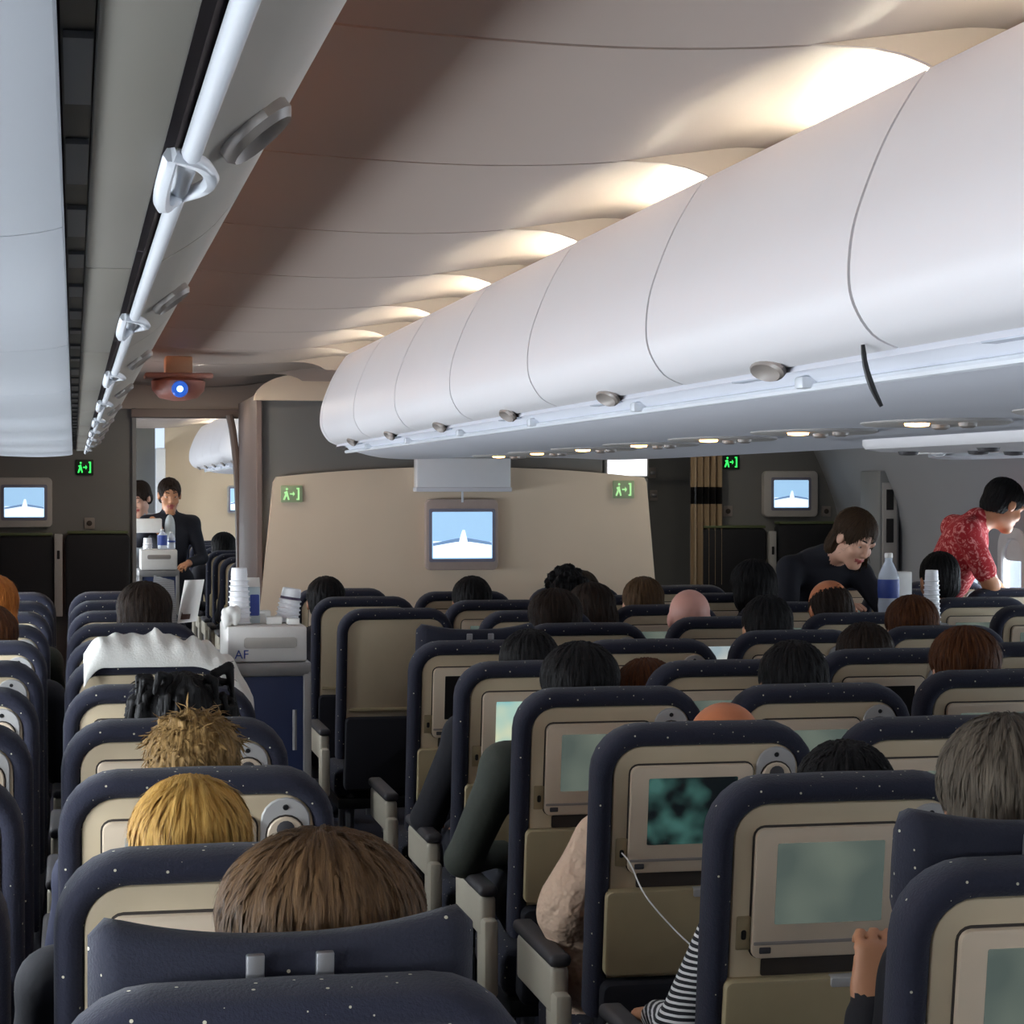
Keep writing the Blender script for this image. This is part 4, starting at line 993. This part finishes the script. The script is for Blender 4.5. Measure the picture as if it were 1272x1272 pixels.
def hair_prims(style):
    E_ = lambda c, r, k=0.02: ('e', c, r, I3, 0, k)
    X_ = lambda c, r: ('x', c, r, I3, 0, 0.0)
    face = [X_((0, 0.125, -0.045), (0.105, 0.098, 0.118))]
    ears = [X_((-0.098, 0.012, -0.030), (0.034, 0.034, 0.044)), X_((0.098, 0.012, -0.030), (0.034, 0.034, 0.044))]
    nape = [X_((0, 0.02, -0.165), (0.14, 0.16, 0.115))]
    rnd = random.Random(hash(style) % 1000 if False else len(style))
    if style == 'short': return [E_((0, -0.016, 0.036), (0.086, 0.105, 0.094)), E_((0, -0.05, -0.02), (0.078, 0.064, 0.07))] + face + nape + ears
    if style == 'full': return [E_((0, -0.018, 0.040), (0.098, 0.112, 0.096)), E_((0, -0.045, -0.03), (0.096, 0.075, 0.09))] + face
    if style == 'long': return [E_((0, -0.018, 0.036), (0.088, 0.107, 0.092)), E_((0, -0.045, -0.06), (0.086, 0.070, 0.13)), E_((-0.05, -0.04, -0.13), (0.045, 0.05, 0.10)), E_((0.05, -0.04, -0.13), (0.045, 0.05, 0.10))] + face
    if style == 'bob': return [E_((0, -0.016, 0.038), (0.090, 0.107, 0.092)), E_((-0.062, -0.01, -0.045), (0.030, 0.055, 0.085)), E_((0.062, -0.01, -0.045), (0.030, 0.055, 0.085)), E_((0, -0.06, -0.04), (0.08, 0.05, 0.08))] + [X_((0, 0.128, -0.05), (0.082, 0.098, 0.128))]
    if style == 'tucked': return [E_((0, -0.016, 0.038), (0.088, 0.106, 0.093)), E_((0, -0.060, -0.055), (0.078, 0.050, 0.105)), E_((-0.066, 0.030, -0.045), (0.020, 0.032, 0.085))] + [X_((0.004, 0.128, -0.048), (0.096, 0.100, 0.122)), X_((0.098, 0.014, -0.034), (0.036, 0.036, 0.05))]
    if style == 'curly':
        out = [E_((0, -0.016, 0.034), (0.084, 0.102, 0.090))]
        r_ = random.Random(3)
        for q in range(70):
            a = r_.uniform(0, 2 * math.pi); z = r_.uniform(-0.5, 1.0); s = math.sqrt(max(0, 1 - z * z))
            if math.sin(a) * s > 0.55 and z < 0.45: continue
            out.append(E_((0.088 * s * math.cos(a), -0.016 + 0.104 * s * math.sin(a), 0.034 + 0.092 * z), (0.017, 0.017, 0.017), 0.006))
        return out + face
    if style == 'spiky':
        out = [E_((0, -0.016, 0.034), (0.083, 0.102, 0.088)), E_((0, -0.05, -0.02), (0.076, 0.062, 0.068))]
        r_ = random.Random(5)
        for q in range(60):
            a = r_.uniform(0, 2 * math.pi); z = r_.uniform(0.15, 1.0); s = math.sqrt(max(0, 1 - z * z)); d = (s * math.cos(a), s * math.sin(a), z)
            if d[1] > 0.6 and z < 0.5: continue
            p = (0.076 * d[0], -0.016 + 0.094 * d[1], 0.034 + 0.08 * d[2]); L = r_.uniform(0.012, 0.020)
            out.append(('c', p, (p[0] + L * d[0] + r_.uniform(-.008, .008), p[1] + L * d[1], p[2] + L * d[2]), 0.010, 0.003, 0, 0.008))
        return out + face + nape
    if style == 'dread':
        out = [E_((0, -0.016, 0.034), (0.086, 0.104, 0.090))]
        r_ = random.Random(9)
        for q in range(46):
            a = r_.uniform(0, 2 * math.pi)
            if 0.25 < a / math.pi < 0.75: a += math.pi
            d = (math.cos(a), math.sin(a)); z0 = r_.uniform(0.0, 0.10)
            p = (0.07 * d[0], -0.016 + 0.088 * d[1], z0 + 0.02)
            L = r_.uniform(0.02, 0.042)
            m_ = (p[0] + L * d[0], p[1] + L * d[1] * .6, p[2] + r_.uniform(-0.02, 0.02)); e_ = (m_[0] + 0.3 * L * d[0], m_[1], m_[2] - r_.uniform(0.04, 0.09))
            out += [('c', p, m_, 0.010, 0.008, 0, 0.004), ('c', m_, e_, 0.008, 0.006, 0, 0.003)]
        return out + face
    if style == 'fringe': return [E_((0, -0.020, 0.012), (0.084, 0.100, 0.085)), E_((0, -0.05, -0.03), (0.076, 0.060, 0.06)), X_((0, 0.03, 0.135), (0.115, 0.14, 0.115))] + face + nape
    if style == 'bun': return [E_((0, -0.014, 0.034), (0.083, 0.102, 0.091)), E_((0, -0.045, -0.03), (0.072, 0.06, 0.06)), E_((0, -0.125, 0.01), (0.038, 0.036, 0.038), 0.01)] + face + nape
    return [E_((0, -0.016, 0.034), (0.083, 0.102, 0.09))] + face + nape
HAIRME = {}
NSTR = {'short': (900, 0.030), 'full': (1300, 0.045), 'long': (1300, 0.07), 'bob': (1300, 0.06), 'tucked': (1300, 0.06), 'curly': (500, 0.012), 'spiky': (1300, 0.028), 'dread': (200, 0.02), 'fringe': (700, 0.022), 'bun': (900, 0.03)}
def hair_mesh(style):
    """a head of hair: the combed volume plus fine locks lying on it"""
    if style in HAIRME: return HAIRME[style]
    me_ = net_mesh(hair_prims(style), 0.0048, [BLACK], 'hair_vol')
    n = len(me_.vertices); co = np.zeros(n * 3, np.float32); no = np.zeros(n * 3, np.float32)
    me_.vertices.foreach_get('co', co); me_.vertices.foreach_get('normal', no); co = co.reshape(-1, 3); no = no.reshape(-1, 3)
    th = np.arctan2(co[:, 0], co[:, 1] + 0.02)
    co2 = co + no * (0.0018 * np.sin(th * 23 + 40 * co[:, 2]) + 0.0014 * np.sin(th * 41 - 25 * co[:, 2] + 1.3))[:, None]
    ply = np.zeros(len(me_.polygons) * 4, np.int32); me_.loops.foreach_get('vertex_index', ply)
    V = [tuple(v) for v in co2]; F = [tuple(int(i) for i in f) for f in ply.reshape(-1, 4)]
    bpy.data.meshes.remove(me_)
    rng = np.random.RandomState(len(style) * 7 + 1); cnt, L = NSTR.get(style, (800, 0.03))
    cr = np.array((0.0, -0.045, 0.12))
    for i in rng.randint(0, n, cnt):
        p = co[i].astype(float); nn = no[i].astype(float)
        if nn[2] < -0.35: continue
        d = p - cr; d = d + np.array((0, 0, -0.03)) + rng.normal(0, 0.012 if style != 'spiky' else 0.05, 3)
        d -= nn * (d @ nn); d /= np.linalg.norm(d) + 1e-6
        sd = np.cross(nn, d); w = rng.uniform(0.0012, 0.0026); ll = L * rng.uniform(0.5, 1.2); lift = rng.uniform(0.001, 0.0035) * (2.6 if style == 'spiky' else 1.0)
        k = len(V)
        for t, ww, hh in ((0, w * .6, -0.0015), (0.35, w, lift * .7), (0.7, w * .8, lift), (1.0, w * .15, lift * (1.6 if style == 'spiky' else 0.9))):
            c = p + d * ll * t + nn * (hh - (ll * t) ** 2 * 4.2)
            V.append(tuple(c - sd * ww)); V.append(tuple(c + sd * ww))
        F += [(k, k + 1, k + 3, k + 2), (k + 2, k + 3, k + 5, k + 4), (k + 4, k + 5, k + 7, k + 6)]
    HAIRME[style] = mk(V, F, BLACK, True, name='hair_' + style, sharp=180)
    return HAIRME[style]
HAIRC = {'black': ((10, 9, 10), (26, 24, 24)), 'darkbrown': ((24, 17, 13), (52, 38, 28)), 'brown': ((62, 44, 28), (104, 78, 50)), 'greybrown': ((58, 50, 42), (110, 100, 86)),
         'blonde': ((150, 106, 40), (214, 172, 96)), 'ginger': ((156, 84, 28), (206, 132, 60)), 'lightbrown': ((98, 74, 40), (158, 126, 78)), 'auburn': ((52, 26, 14), (104, 60, 26)), 'chestnut': ((38, 27, 18), (76, 56, 38))}
SKINS = {'fair': (214, 164, 138), 'tan': (190, 134, 98), 'brown': (150, 98, 66), 'rosy': (214, 158, 142), 'orange': (196, 118, 76)}
SKM = {k: mat('skin_' + k, v, 0.5, var=0.05) for k, v in SKINS.items()}
LIPM = mat('lips', (168, 84, 80), 0.45)
EYEW = mat('eye_white', (196, 186, 176), 0.4); EYED = mat('eye_dark', (34, 24, 18), 0.3)
SHIRTS = {}
def shirt(rgb): return mat('cloth_%d_%d_%d' % rgb, rgb, 0.85, var=0.12, bump=0.15, scale=90)
TROU = mat('trousers', (34, 36, 46), 0.9); SHOES = mat('shoes', (24, 20, 18), 0.5)
eye_me = mk(*lathe_vf([(0.001, -0.0115), (0.006, -0.0098), (0.0098, -0.006), (0.0115, 0), (0.0098, 0.006), (0.006, 0.0098), (0.001, 0.0115)], 12), EYEW, name='eye')
iris_me = mk(*xf(lathe_vf([(0.001, 0.0118), (0.004, 0.0112), (0.0056, 0.0102), (0.0056, 0.009)], 12), Matrix.Rotation(math.radians(-90), 4, 'X')), EYED, name='iris')
brow_me = {s: mk(*tube_vf(smoothline([(s * 0.014, 0.0905, 0.031), (s * 0.030, 0.087, 0.036), (s * 0.046, 0.075, 0.031)], 4), 0.003, 6), HAIRC and mat('brow', (36, 26, 20), 0.7), name='eyebrow') for s in (-1, 1)}
def dress(o, J, hair, hcol, hs=(1, 1, 1), eyes=True):
    A = Matrix([list(r) for r in J['headR']]).to_4x4(); Mh = Matrix.Translation(Vector(J['head'])) @ A
    if hair:
        h = link('hair', hair_mesh(hair), o); h.matrix_basis = Mh @ Matrix.Diagonal((hs[0], hs[1], hs[2], 1))
        h.material_slots[0].link = 'OBJECT'; h.material_slots[0].material = hairmat('hair_' + hcol, *HAIRC[hcol])
    if eyes:
        for s in (-1, 1):
            e = link('eye', eye_me, o); e.matrix_basis = Mh @ Matrix.Translation((s * 0.030, 0.0735, 0.004))
            link('iris', iris_me, e)
            b = link('eyebrow', brow_me[s], o); b.matrix_basis = Mh
BODY = {}
HEADZ = 1.276
def seated_pose(var):
    J = dict(pelvis=(0, 0.34, 0.57), neck=(0, 0.245, 1.015), shL=(-0.185, 0.25, 0.965), shR=(0.185, 0.25, 0.965), elL=(-0.235, 0.34, 0.70), elR=(0.235, 0.34, 0.70),
             wrL=(-0.13, 0.54, 0.68), wrR=(0.13, 0.54, 0.68), hipL=(-0.09, 0.36, 0.555), hipR=(0.09, 0.36, 0.555), knL=(-0.11, 0.70, 0.57), knR=(0.11, 0.70, 0.57),
             anL=(-0.11, 0.72, 0.10), anR=(0.11, 0.72, 0.10), toL=(-0.12, 0.86, 0.045), toR=(0.12, 0.86, 0.045), head=(0, 0.245, 1.158), headR=rotm(4),
             hdL=(0.6, 0.75, -0.25), hdR=(-0.6, 0.75, -0.25), hnL=(0, 0, -1), hnR=(0, 0, -1))
    if var == 'raised':
        J.update(shL=(-0.10, 0.27, 0.91), elL=(-0.155, 0.37, 0.60), wrL=(-0.120, 0.455, 0.825), hdL=(0.25, 0.15, 0.95), hnL=(0.2, 0.9, -0.2))
    if var == 'down':
        J.update(headR=rotm(22, 8), head=(0, 0.275, 1.145))
    if var == 'lean':
        J.update(head=(0.105, 0.25, 1.15), headR=rotm(6, 0, 8), neck=(0.05, 0.245, 1.01), shL=(-0.145, 0.26, 0.945), shR=(0.225, 0.25, 0.94), elL=(-0.232, 0.27, 0.76), wrL=(-0.20, 0.47, 0.60), hdL=(0.2, 1, -0.3))
    if var == 'aisle':
        J.update(elL=(-0.275, 0.33, 0.705))
    if var == 'out':
        J.update(elL=(-0.285, 0.30, 0.70), wrL=(-0.255, 0.56, 0.66), hdL=(0.1, 1, -0.2))
    return J
def seated_mesh(var, sleeves='long', female=False):
    k = (var, sleeves, female)
    ex = [('c', (-0.15, 0.26, 0.93), (-0.225, 0.27, 0.80), 0.066, 0.066, SH, 0.03), ('c', (-0.235, 0.28, 0.76), (-0.19, 0.31, 0.66), 0.058, 0.052, SH, 0.02), ('c', (-0.17, 0.30, 0.64), (-0.17, 0.34, 0.54), 0.062, 0.058, SH, 0.02)] if var == 'lean' else []
    if k not in BODY: BODY[k] = (net_mesh(body_prims(seated_pose(var), sleeves, female, 1.25 if var == 'raised' else 0.5) + ex, 0.0075 if var == 'raised' else 0.0105, [SKM['fair'], TROU, TROU, SHOES, LIPM], 'person_body'), seated_pose(var))
    return BODY[k]
def seated(X, Yseat, ztop, hair, hcol, skin, cloth, label, hs=(1, 1, 1), var='rest', sleeves='long', female=False, rz=0.0, eyes=True, dy=0.0):
    me_, J = seated_mesh(var, sleeves, female)
    o = link('person', me_, None, (X, Yseat + dy + 0.045, 0), (0, 0, math.radians(rz)))
    o.scale = (1, 1, (ztop - 0.012 * hs[2]) / (HEADZ))
    tag(o, label, 'person', 'seated passengers')
    for i, m in enumerate((SKM[skin], cloth, TROU, SHOES, LIPM)):
        o.material_slots[i].link = 'OBJECT'; o.material_slots[i].material = m
    dress(o, J, hair, hcol, hs, eyes)
    return o
DK, NV, GN = shirt((30, 30, 36)), shirt((30, 34, 58)), shirt((58, 62, 54))
BE = mat('beige_knit', (228, 196, 168), 0.9, var=0.05, scale=16, bump=1.0); [n for n in BE.node_tree.nodes if n.type == 'BUMP'][0].inputs['Distance'].default_value = 0.03
WH, RD, BL = shirt((206, 204, 200)), shirt((120, 40, 40)), shirt((70, 90, 130))
STR = stripemat('striped_shirt', (20, 20, 26), (214, 212, 210), 26.0)
seated(0.258, 2.0, 1.222, 'full', 'brown', 'fair', shirt((98, 104, 100)), 'brown-haired passenger in front of the raised winged headrest', (1.14, 1.0, 1.0))
seated(0.162, 2.8, 1.184, 'long', 'blonde', 'fair', DK, 'blonde passenger with straight hair seen from behind', (0.98, 1, 1), female=True)
seated(0.210, 3.6, 1.196, 'spiky', 'lightbrown', 'fair', NV, 'passenger with short spiky light-brown hair')
seated(0.228, 4.4, 1.200, 'dread', 'black', 'brown', DK, 'passenger with black dreadlocks next to the white jacket seat', (1, 1, 1), female=True)
seated(0.250, 7.6, 1.250, 'full', 'darkbrown', 'fair', DK, 'dark-haired passenger reading a newspaper', (1.02, 1, 1))
seated(-0.285, 7.6, 1.285, 'long', 'ginger', 'fair', GN, 'ginger-haired passenger in a window seat', (1, 1, 1), female=True)
seated(-0.275, 6.8, 1.215, 'full', 'auburn', 'fair', DK, 'auburn-haired passenger in window seat behind the ginger one')
pz = seated(1.290, 2.50, 1.268, 'full', 'greybrown', 'tan', shirt((24, 24, 30)), 'grey-brown-haired passenger in dark jacket with white collar, hand raised', (0.98, 1, 1), var='raised', dy=0.03)
seated(1.345, 3.32, 1.145, 'short', 'black', 'tan', STR, 'black-haired passenger in striped sleeves with earphone cable', (1.0, 1, 1), var='out')
seated(1.262, 4.12, 1.150, 'fringe', 'darkbrown', 'orange', BE, 'balding passenger in a beige sweater leaning toward his neighbour', (1, 1, 1), var='lean')
seated(1.235, 4.90, 1.206, 'full', 'black', 'brown', GN, 'passenger with big round black hair on the trolley aisle', (1.0, 1, 1.0), var='aisle')
seated(1.279, 5.70, 1.191, 'short', 'black', 'tan', DK, 'black-haired passenger in front of the round-haired one', (1, 1, 1), var='out')
seated(1.66, 3.32, 1.185, 'short', 'darkbrown', 'fair', NV, 'dark-haired passenger beside the striped-sleeve passenger')
seated(1.788, 4.88, 1.208, 'short', 'black', 'tan', NV, 'black-haired passenger beside the round-haired aisle passenger', (1.0, 1, 1))
seated(1.635, 5.62, 1.110, 'short', 'auburn', 'fair', RD, 'auburn-haired passenger slumped low between two seats', (1, 1, 1), rz=8)
seated(1.715, 7.30, 1.225, 'full', 'darkbrown', 'fair', DK, 'dark-brown-haired passenger, second from trolley aisle, alone behind front rows')
seated(2.055, 8.10, 1.216, 'full', 'darkbrown', 'fair', DK, 'dark-haired passenger leaning toward the third middle seat', (1, 1, 1), var='down')
seated(1.705, 8.90, 1.212, 'short', 'black', 'tan', DK, 'black-haired passenger just below the bulkhead monitor')
seated(2.379, 5.17, 1.220, 'long', 'auburn', 'fair', DK, 'passenger with long auburn hair in the middle block', (1.06, 1, 1), female=True)
seated(2.383, 5.93, 1.182, 'short', 'darkbrown', 'fair', DK, 'short dark-haired passenger ahead of the long auburn hair')
seated(2.352, 6.78, 1.225, 'short', 'black', 'tan', DK, 'black-haired passenger behind the bald pink-headed man')
seated(2.302, 7.56, 1.219, None, 'black', 'rosy', WH, 'bald pink-headed passenger in the middle block')
seated(2.345, 8.40, 1.224, 'short', 'brown', 'fair', GN, 'brown-haired passenger ahead of the bald pink-headed man')
seated(2.20, 9.20, 1.238, 'curly', 'black', 'brown', DK, 'curly black-haired passenger near the beige bulkhead panel')
seated(2.46, 10.0, 1.190, 'short', 'darkbrown', 'fair', DK, 'dark-haired passenger in the front row below the beige panel')
seated(2.932, 6.90, 1.208, 'full', 'auburn', 'fair', DK, 'auburn-haired passenger beside the water bottle cart', (0.95, 1, 1))
seated(2.928, 7.70, 1.252, 'fringe', 'darkbrown', 'orange', DK, 'bald tanned passenger in front of the bending attendant', var='down')
seated(2.862, 8.50, 1.284, 'full', 'black', 'brown', DK, 'tall black-haired passenger beside the bending attendant')
seated(3.80, 8.70, 1.312, 'short', 'black', 'tan', NV, 'black-haired passenger beside the standing red-shirted man')
seated(1.11, 9.30, 1.200, 'short', 'black', 'brown', DK, 'black-haired passenger at the passage end of bulkhead')
cl = part('collar', lathe_vf([(0.062, 0.0), (0.074, 0.0), (0.070, 0.035), (0.058, 0.036)], 20), shirt((226, 224, 220)), pz); cl.location = (0, 0.235, 1.01)

# the bending attendant in the bottle-cart aisle (faces aft, leaning to her left)
def standing(J, root_loc, label, hair, hcol, skin, mats, sleeves='long', female=False, vox=0.0065, hs=(1, 1, 1), curl=0.5, group=None, extra=()):
    me_ = net_mesh(body_prims(J, sleeves, female, curl) + list(extra), vox, [SKM[skin]] + list(mats) + [LIPM], 'person_body')
    o = link('person', me_, None, root_loc); tag(o, label, 'person', group)
    dress(o, J, hair, hcol, hs)
    return o
def face_dir(yaw_deg, pitch, roll=0): return rotm(pitch, yaw_deg, roll)
HR = face_dir(180 + 22, 32, -6)
J = dict(pelvis=(-0.10, 0.26, 0.94), neck=(-0.085, 0.03, 1.285), shL=(0.08, 0.02, 1.21), shR=(-0.245, 0.03, 1.235), elL=(0.17, -0.14, 1.02), elR=(-0.30, -0.10, 1.00),
         wrL=(0.14, -0.30, 1.08), wrR=(-0.16, -0.30, 1.07), hipL=(0.0, 0.26, 0.93), hipR=(-0.20, 0.26, 0.93), knL=(0.0, 0.20, 0.50), knR=(-0.20, 0.22, 0.50),
         anL=(0.0, 0.26, 0.09), anR=(-0.20, 0.26, 0.09), toL=(0.02, 0.12, 0.045), toR=(-0.20, 0.12, 0.045), head=(0.01, -0.10, 1.375), headR=HR, hnL=(0, 0, -1), hnR=(0, 0, -1))
NAVYU = mat('uniform_navy', (20, 21, 32), 0.85, bump=0.1, scale=120)
standing(J, (3.375, 9.05, 0), 'flight attendant with brown bobbed hair in dark uniform bending down', 'tucked', 'chestnut', 'fair', [NAVYU, NAVYU, SHOES], female=True, vox=0.005)
# the man in the red floral shirt, bending toward the window
FLOR = floralmat('red_floral', (168, 28, 36), (220, 134, 130))
HR = face_dir(-78, 28)
J = dict(pelvis=(0.03, 0.06, 0.98), neck=(0.235, 0.0, 1.435), shL=(0.20, 0.17, 1.40), shR=(0.12, -0.17, 1.385), elL=(0.36, 0.20, 1.18), elR=(0.235, -0.19, 1.13),
         wrL=(0.50, 0.14, 1.02), wrR=(0.27, -0.17, 0.90), hipL=(0.03, 0.15, 0.96), hipR=(0.03, -0.03, 0.96), knL=(-0.06, 0.10, 0.52), knR=(-0.06, -0.08, 0.52),
         anL=(-0.12, 0.10, 0.09), anR=(-0.12, -0.08, 0.09), toL=(0.03, 0.10, 0.045), toR=(0.03, -0.08, 0.045), head=(0.375, -0.02, 1.515), headR=HR, hnL=(0, 0, -1), hnR=(1, 0, 0))
standing(J, (4.07, 9.74, 0), 'man in red floral short-sleeved shirt bending toward the window', 'short', 'black', 'tan', [FLOR, TROU, SHOES], sleeves='short')
# the attendant behind the cart in the next cabin, holding a white box
HR = face_dir(180 + 6, 12)
J = dict(pelvis=(0, 0.06, 0.93), neck=(0, 0.0, 1.40), shL=(0.165, 0.0, 1.345), shR=(-0.165, 0.0, 1.345), elL=(0.235, 0.02, 1.09), elR=(-0.22, -0.14, 1.22),
         wrL=(0.13, -0.18, 1.06), wrR=(-0.13, -0.28, 1.375), hipL=(0.09, 0.06, 0.92), hipR=(-0.09, 0.06, 0.92), knL=(0.09, 0.04, 0.5), knR=(-0.09, 0.04, 0.5),
         anL=(0.09, 0.08, 0.09), anR=(-0.09, 0.08, 0.09), toL=(0.1, -0.06, 0.045), toR=(-0.1, -0.06, 0.045), head=(0, -0.015, 1.55), headR=HR, hnL=(0, 0, -1), hdR=(0.4, -0.5, -0.5), hnR=(0, -0.3, -1))
SHV = shirt((150, 160, 160))
vest = ('e', (0.0, -0.085, 1.24), (0.035, 0.045, 0.12), I3, SK, 0.004)
standing(J, (0.675, 15.62, 0), 'dark-suited attendant with pulled-back hair in the next cabin', 'bun', 'darkbrown', 'tan', [NAVYU, NAVYU, SHOES], female=True, vox=0.0085)
bl = link('blouse', net_mesh([('e', (0, -0.070, 1.275), (0.044, 0.050, 0.135), I3, 0, 0.004)], 0.006, [shirt((196, 204, 206))], 'blouse'), bpy.data.objects['person.%03d' % (len([x for x in bpy.data.objects if x.name.startswith('person')]) - 1)])
o = part('shirt_front_box', box_vf(-0.095, 0.095, -0.06, 0.06, 0, 0.10, 0.008), PAPER, None); o.name = 'white_box'; o.location = (0.51, 15.25, 1.285)
tag(o, 'white box held up by the attendant in the next cabin', 'box')
HR = face_dir(180 - 30, 24)
J2 = dict(J); J2.update(head=(0.02, -0.07, 1.525), headR=HR, neck=(0, -0.03, 1.385), wrR=(-0.13, -0.24, 1.05), elR=(-0.22, -0.02, 1.10), hdR=(0, -1, 0))
standing(J2, (0.46, 16.35, 0), 'person in pale shirt behind the attendant in the next cabin', 'short', 'darkbrown', 'fair', [shirt((170, 178, 184)), TROU, SHOES], vox=0.0095)
for k, (dx, y) in enumerate(((1.15, 16.6), (1.27, 15.0))):
    seated(dx, y, 1.25, 'full', 'black', 'brown', DK, 'black-haired passenger in next cabin, %s seat row there' % ('fourth' if k == 0 else 'second'), eyes=False)

# ================================================================== loose things
# white jacket over a seat top
def jacket_vf():
    nu, nv = 60, 44; vs = []
    line = smoothline([(-0.020, -0.012), (-0.018, 0.012), (0.0, 0.045), (0.05, 0.068), (0.11, 0.066), (0.165, 0.040), (0.19, -0.02), (0.195, -0.12), (0.19, -0.25)], 6)
    for i in range(nu + 1):
        u = i / nu; x = -0.20 + 0.47 * u
        lx = max(0.0, (0.12 - u) / 0.12); rx = max(0.0, (u - 0.62) / 0.38)
        for j in range(nv + 1):
            q = j / nv * (len(line) - 1); k = min(int(q), len(line) - 2); t = q - k
            y = line[k][0] * (1 - t) + line[k + 1][0] * t; z = line[k][1] * (1 - t) + line[k + 1][1] * t
            f = 0.006 * math.sin(5 * u + 0.6) + 0.004 * math.sin(13 * u + 6 * j / nv) + 0.004 * math.sin(27 * u - 9 * j / nv) + 0.004 * math.sin(55 * u + 9 * j / nv)
            amp = math.sin(math.pi * min(1, j / nv * 1.15)) if j / nv < 0.87 else 0.2
            z += f * amp * (1.6 if u > 0.4 else 1.0) + 0
            z -= 0.055 * lx ** 2 + 0.17 * rx ** 2.2
            if rx > 0.55: y = y * 0.8 + 0.02
            vs.append((x, y, TOP + z))
    fs = [(i * (nv + 1) + j, (i + 1) * (nv + 1) + j, (i + 1) * (nv + 1) + j + 1, i * (nv + 1) + j + 1) for i in range(nu) for j in range(nv)]
    return vs, fs
jm = mk(*jacket_vf(), mat('jacket_white', (226, 224, 216), 0.9, bump=0.4, scale=160, var=0.05), sharp=180, name='white_jacket')
o = link('white_jacket', jm, None, (0.225, 6.0, 0)); so = o.modifiers.new('thickness', 'SOLIDIFY'); so.thickness = 0.006
tag(o, 'white jacket draped over the top of an aisle seat', 'jacket')
# newspaper
NEWS = stripemat('newsprint', (206, 206, 206), (120, 118, 118), 60.0)
root = empty('newspaper', (0.375, 8.02, 1.09)); tag(root, 'open newspaper held up by the dark-haired reader', 'newspaper')
part('page', loft([[(-0.10, 0.0, 0.02), (0.0, 0.02, 0.0), (0.0, 0.023, 0.0), (-0.10, 0.003, 0.02)], [(-0.085, 0.02, 0.18), (-0.01, 0.04, 0.16), (-0.01, 0.043, 0.16), (-0.085, 0.023, 0.18)]]), NEWS, root, False)
part('page', loft([[(0.0, 0.02, 0.0), (0.07, -0.03, 0.01), (0.07, -0.027, 0.01), (0.0, 0.023, 0.0)], [(0.03, 0.05, 0.16), (0.10, -0.01, 0.165), (0.10, -0.007, 0.165), (0.03, 0.053, 0.16)]]), PAPER, root, False)
part('photo_print', loft([[(0.012, 0.014, 0.015), (0.045, -0.010, 0.018), (0.045, -0.009, 0.018), (0.012, 0.0145, 0.015)], [(0.036, 0.040, 0.14), (0.07, 0.012, 0.142), (0.07, 0.013, 0.142), (0.036, 0.041, 0.14)]]), mat('print_brown', (96, 70, 60), 0.8), root, False)
# crumpled napkin at the cart
rn = random.Random(4)
pr = [('e', (rn.uniform(-.02, .02), rn.uniform(-.02, .02), 0.030 + rn.uniform(-.015, .02)), (rn.uniform(.008, .018), rn.uniform(.01, .02), rn.uniform(.012, .03)), I3, 0, 0.004) for q in range(16)]
nm = net_mesh(pr, 0.004, [PAPER], 'napkin')
o = link('napkin', nm, None, (0.497, 6.955, 1.149)); tag(o, 'crumpled white napkin beside the paper cups', 'napkin')
# earphone cable from the movie seat to the striped passenger
cab = smoothline([(1.080, 4.160, 0.857), (1.082, 4.10, 0.845), (1.10, 4.05, 0.79), (1.145, 3.98, 0.73), (1.175, 3.86, 0.70), (1.165, 3.76, 0.72), (1.19, 3.72, 0.80)], 6)
o = link('earphone_cable', mk(*tube_vf(cab, 0.0016, 6), PAPER, name='earphone_cable'), None); tag(o, 'thin white earphone cable plugged into a seat back', 'cable')
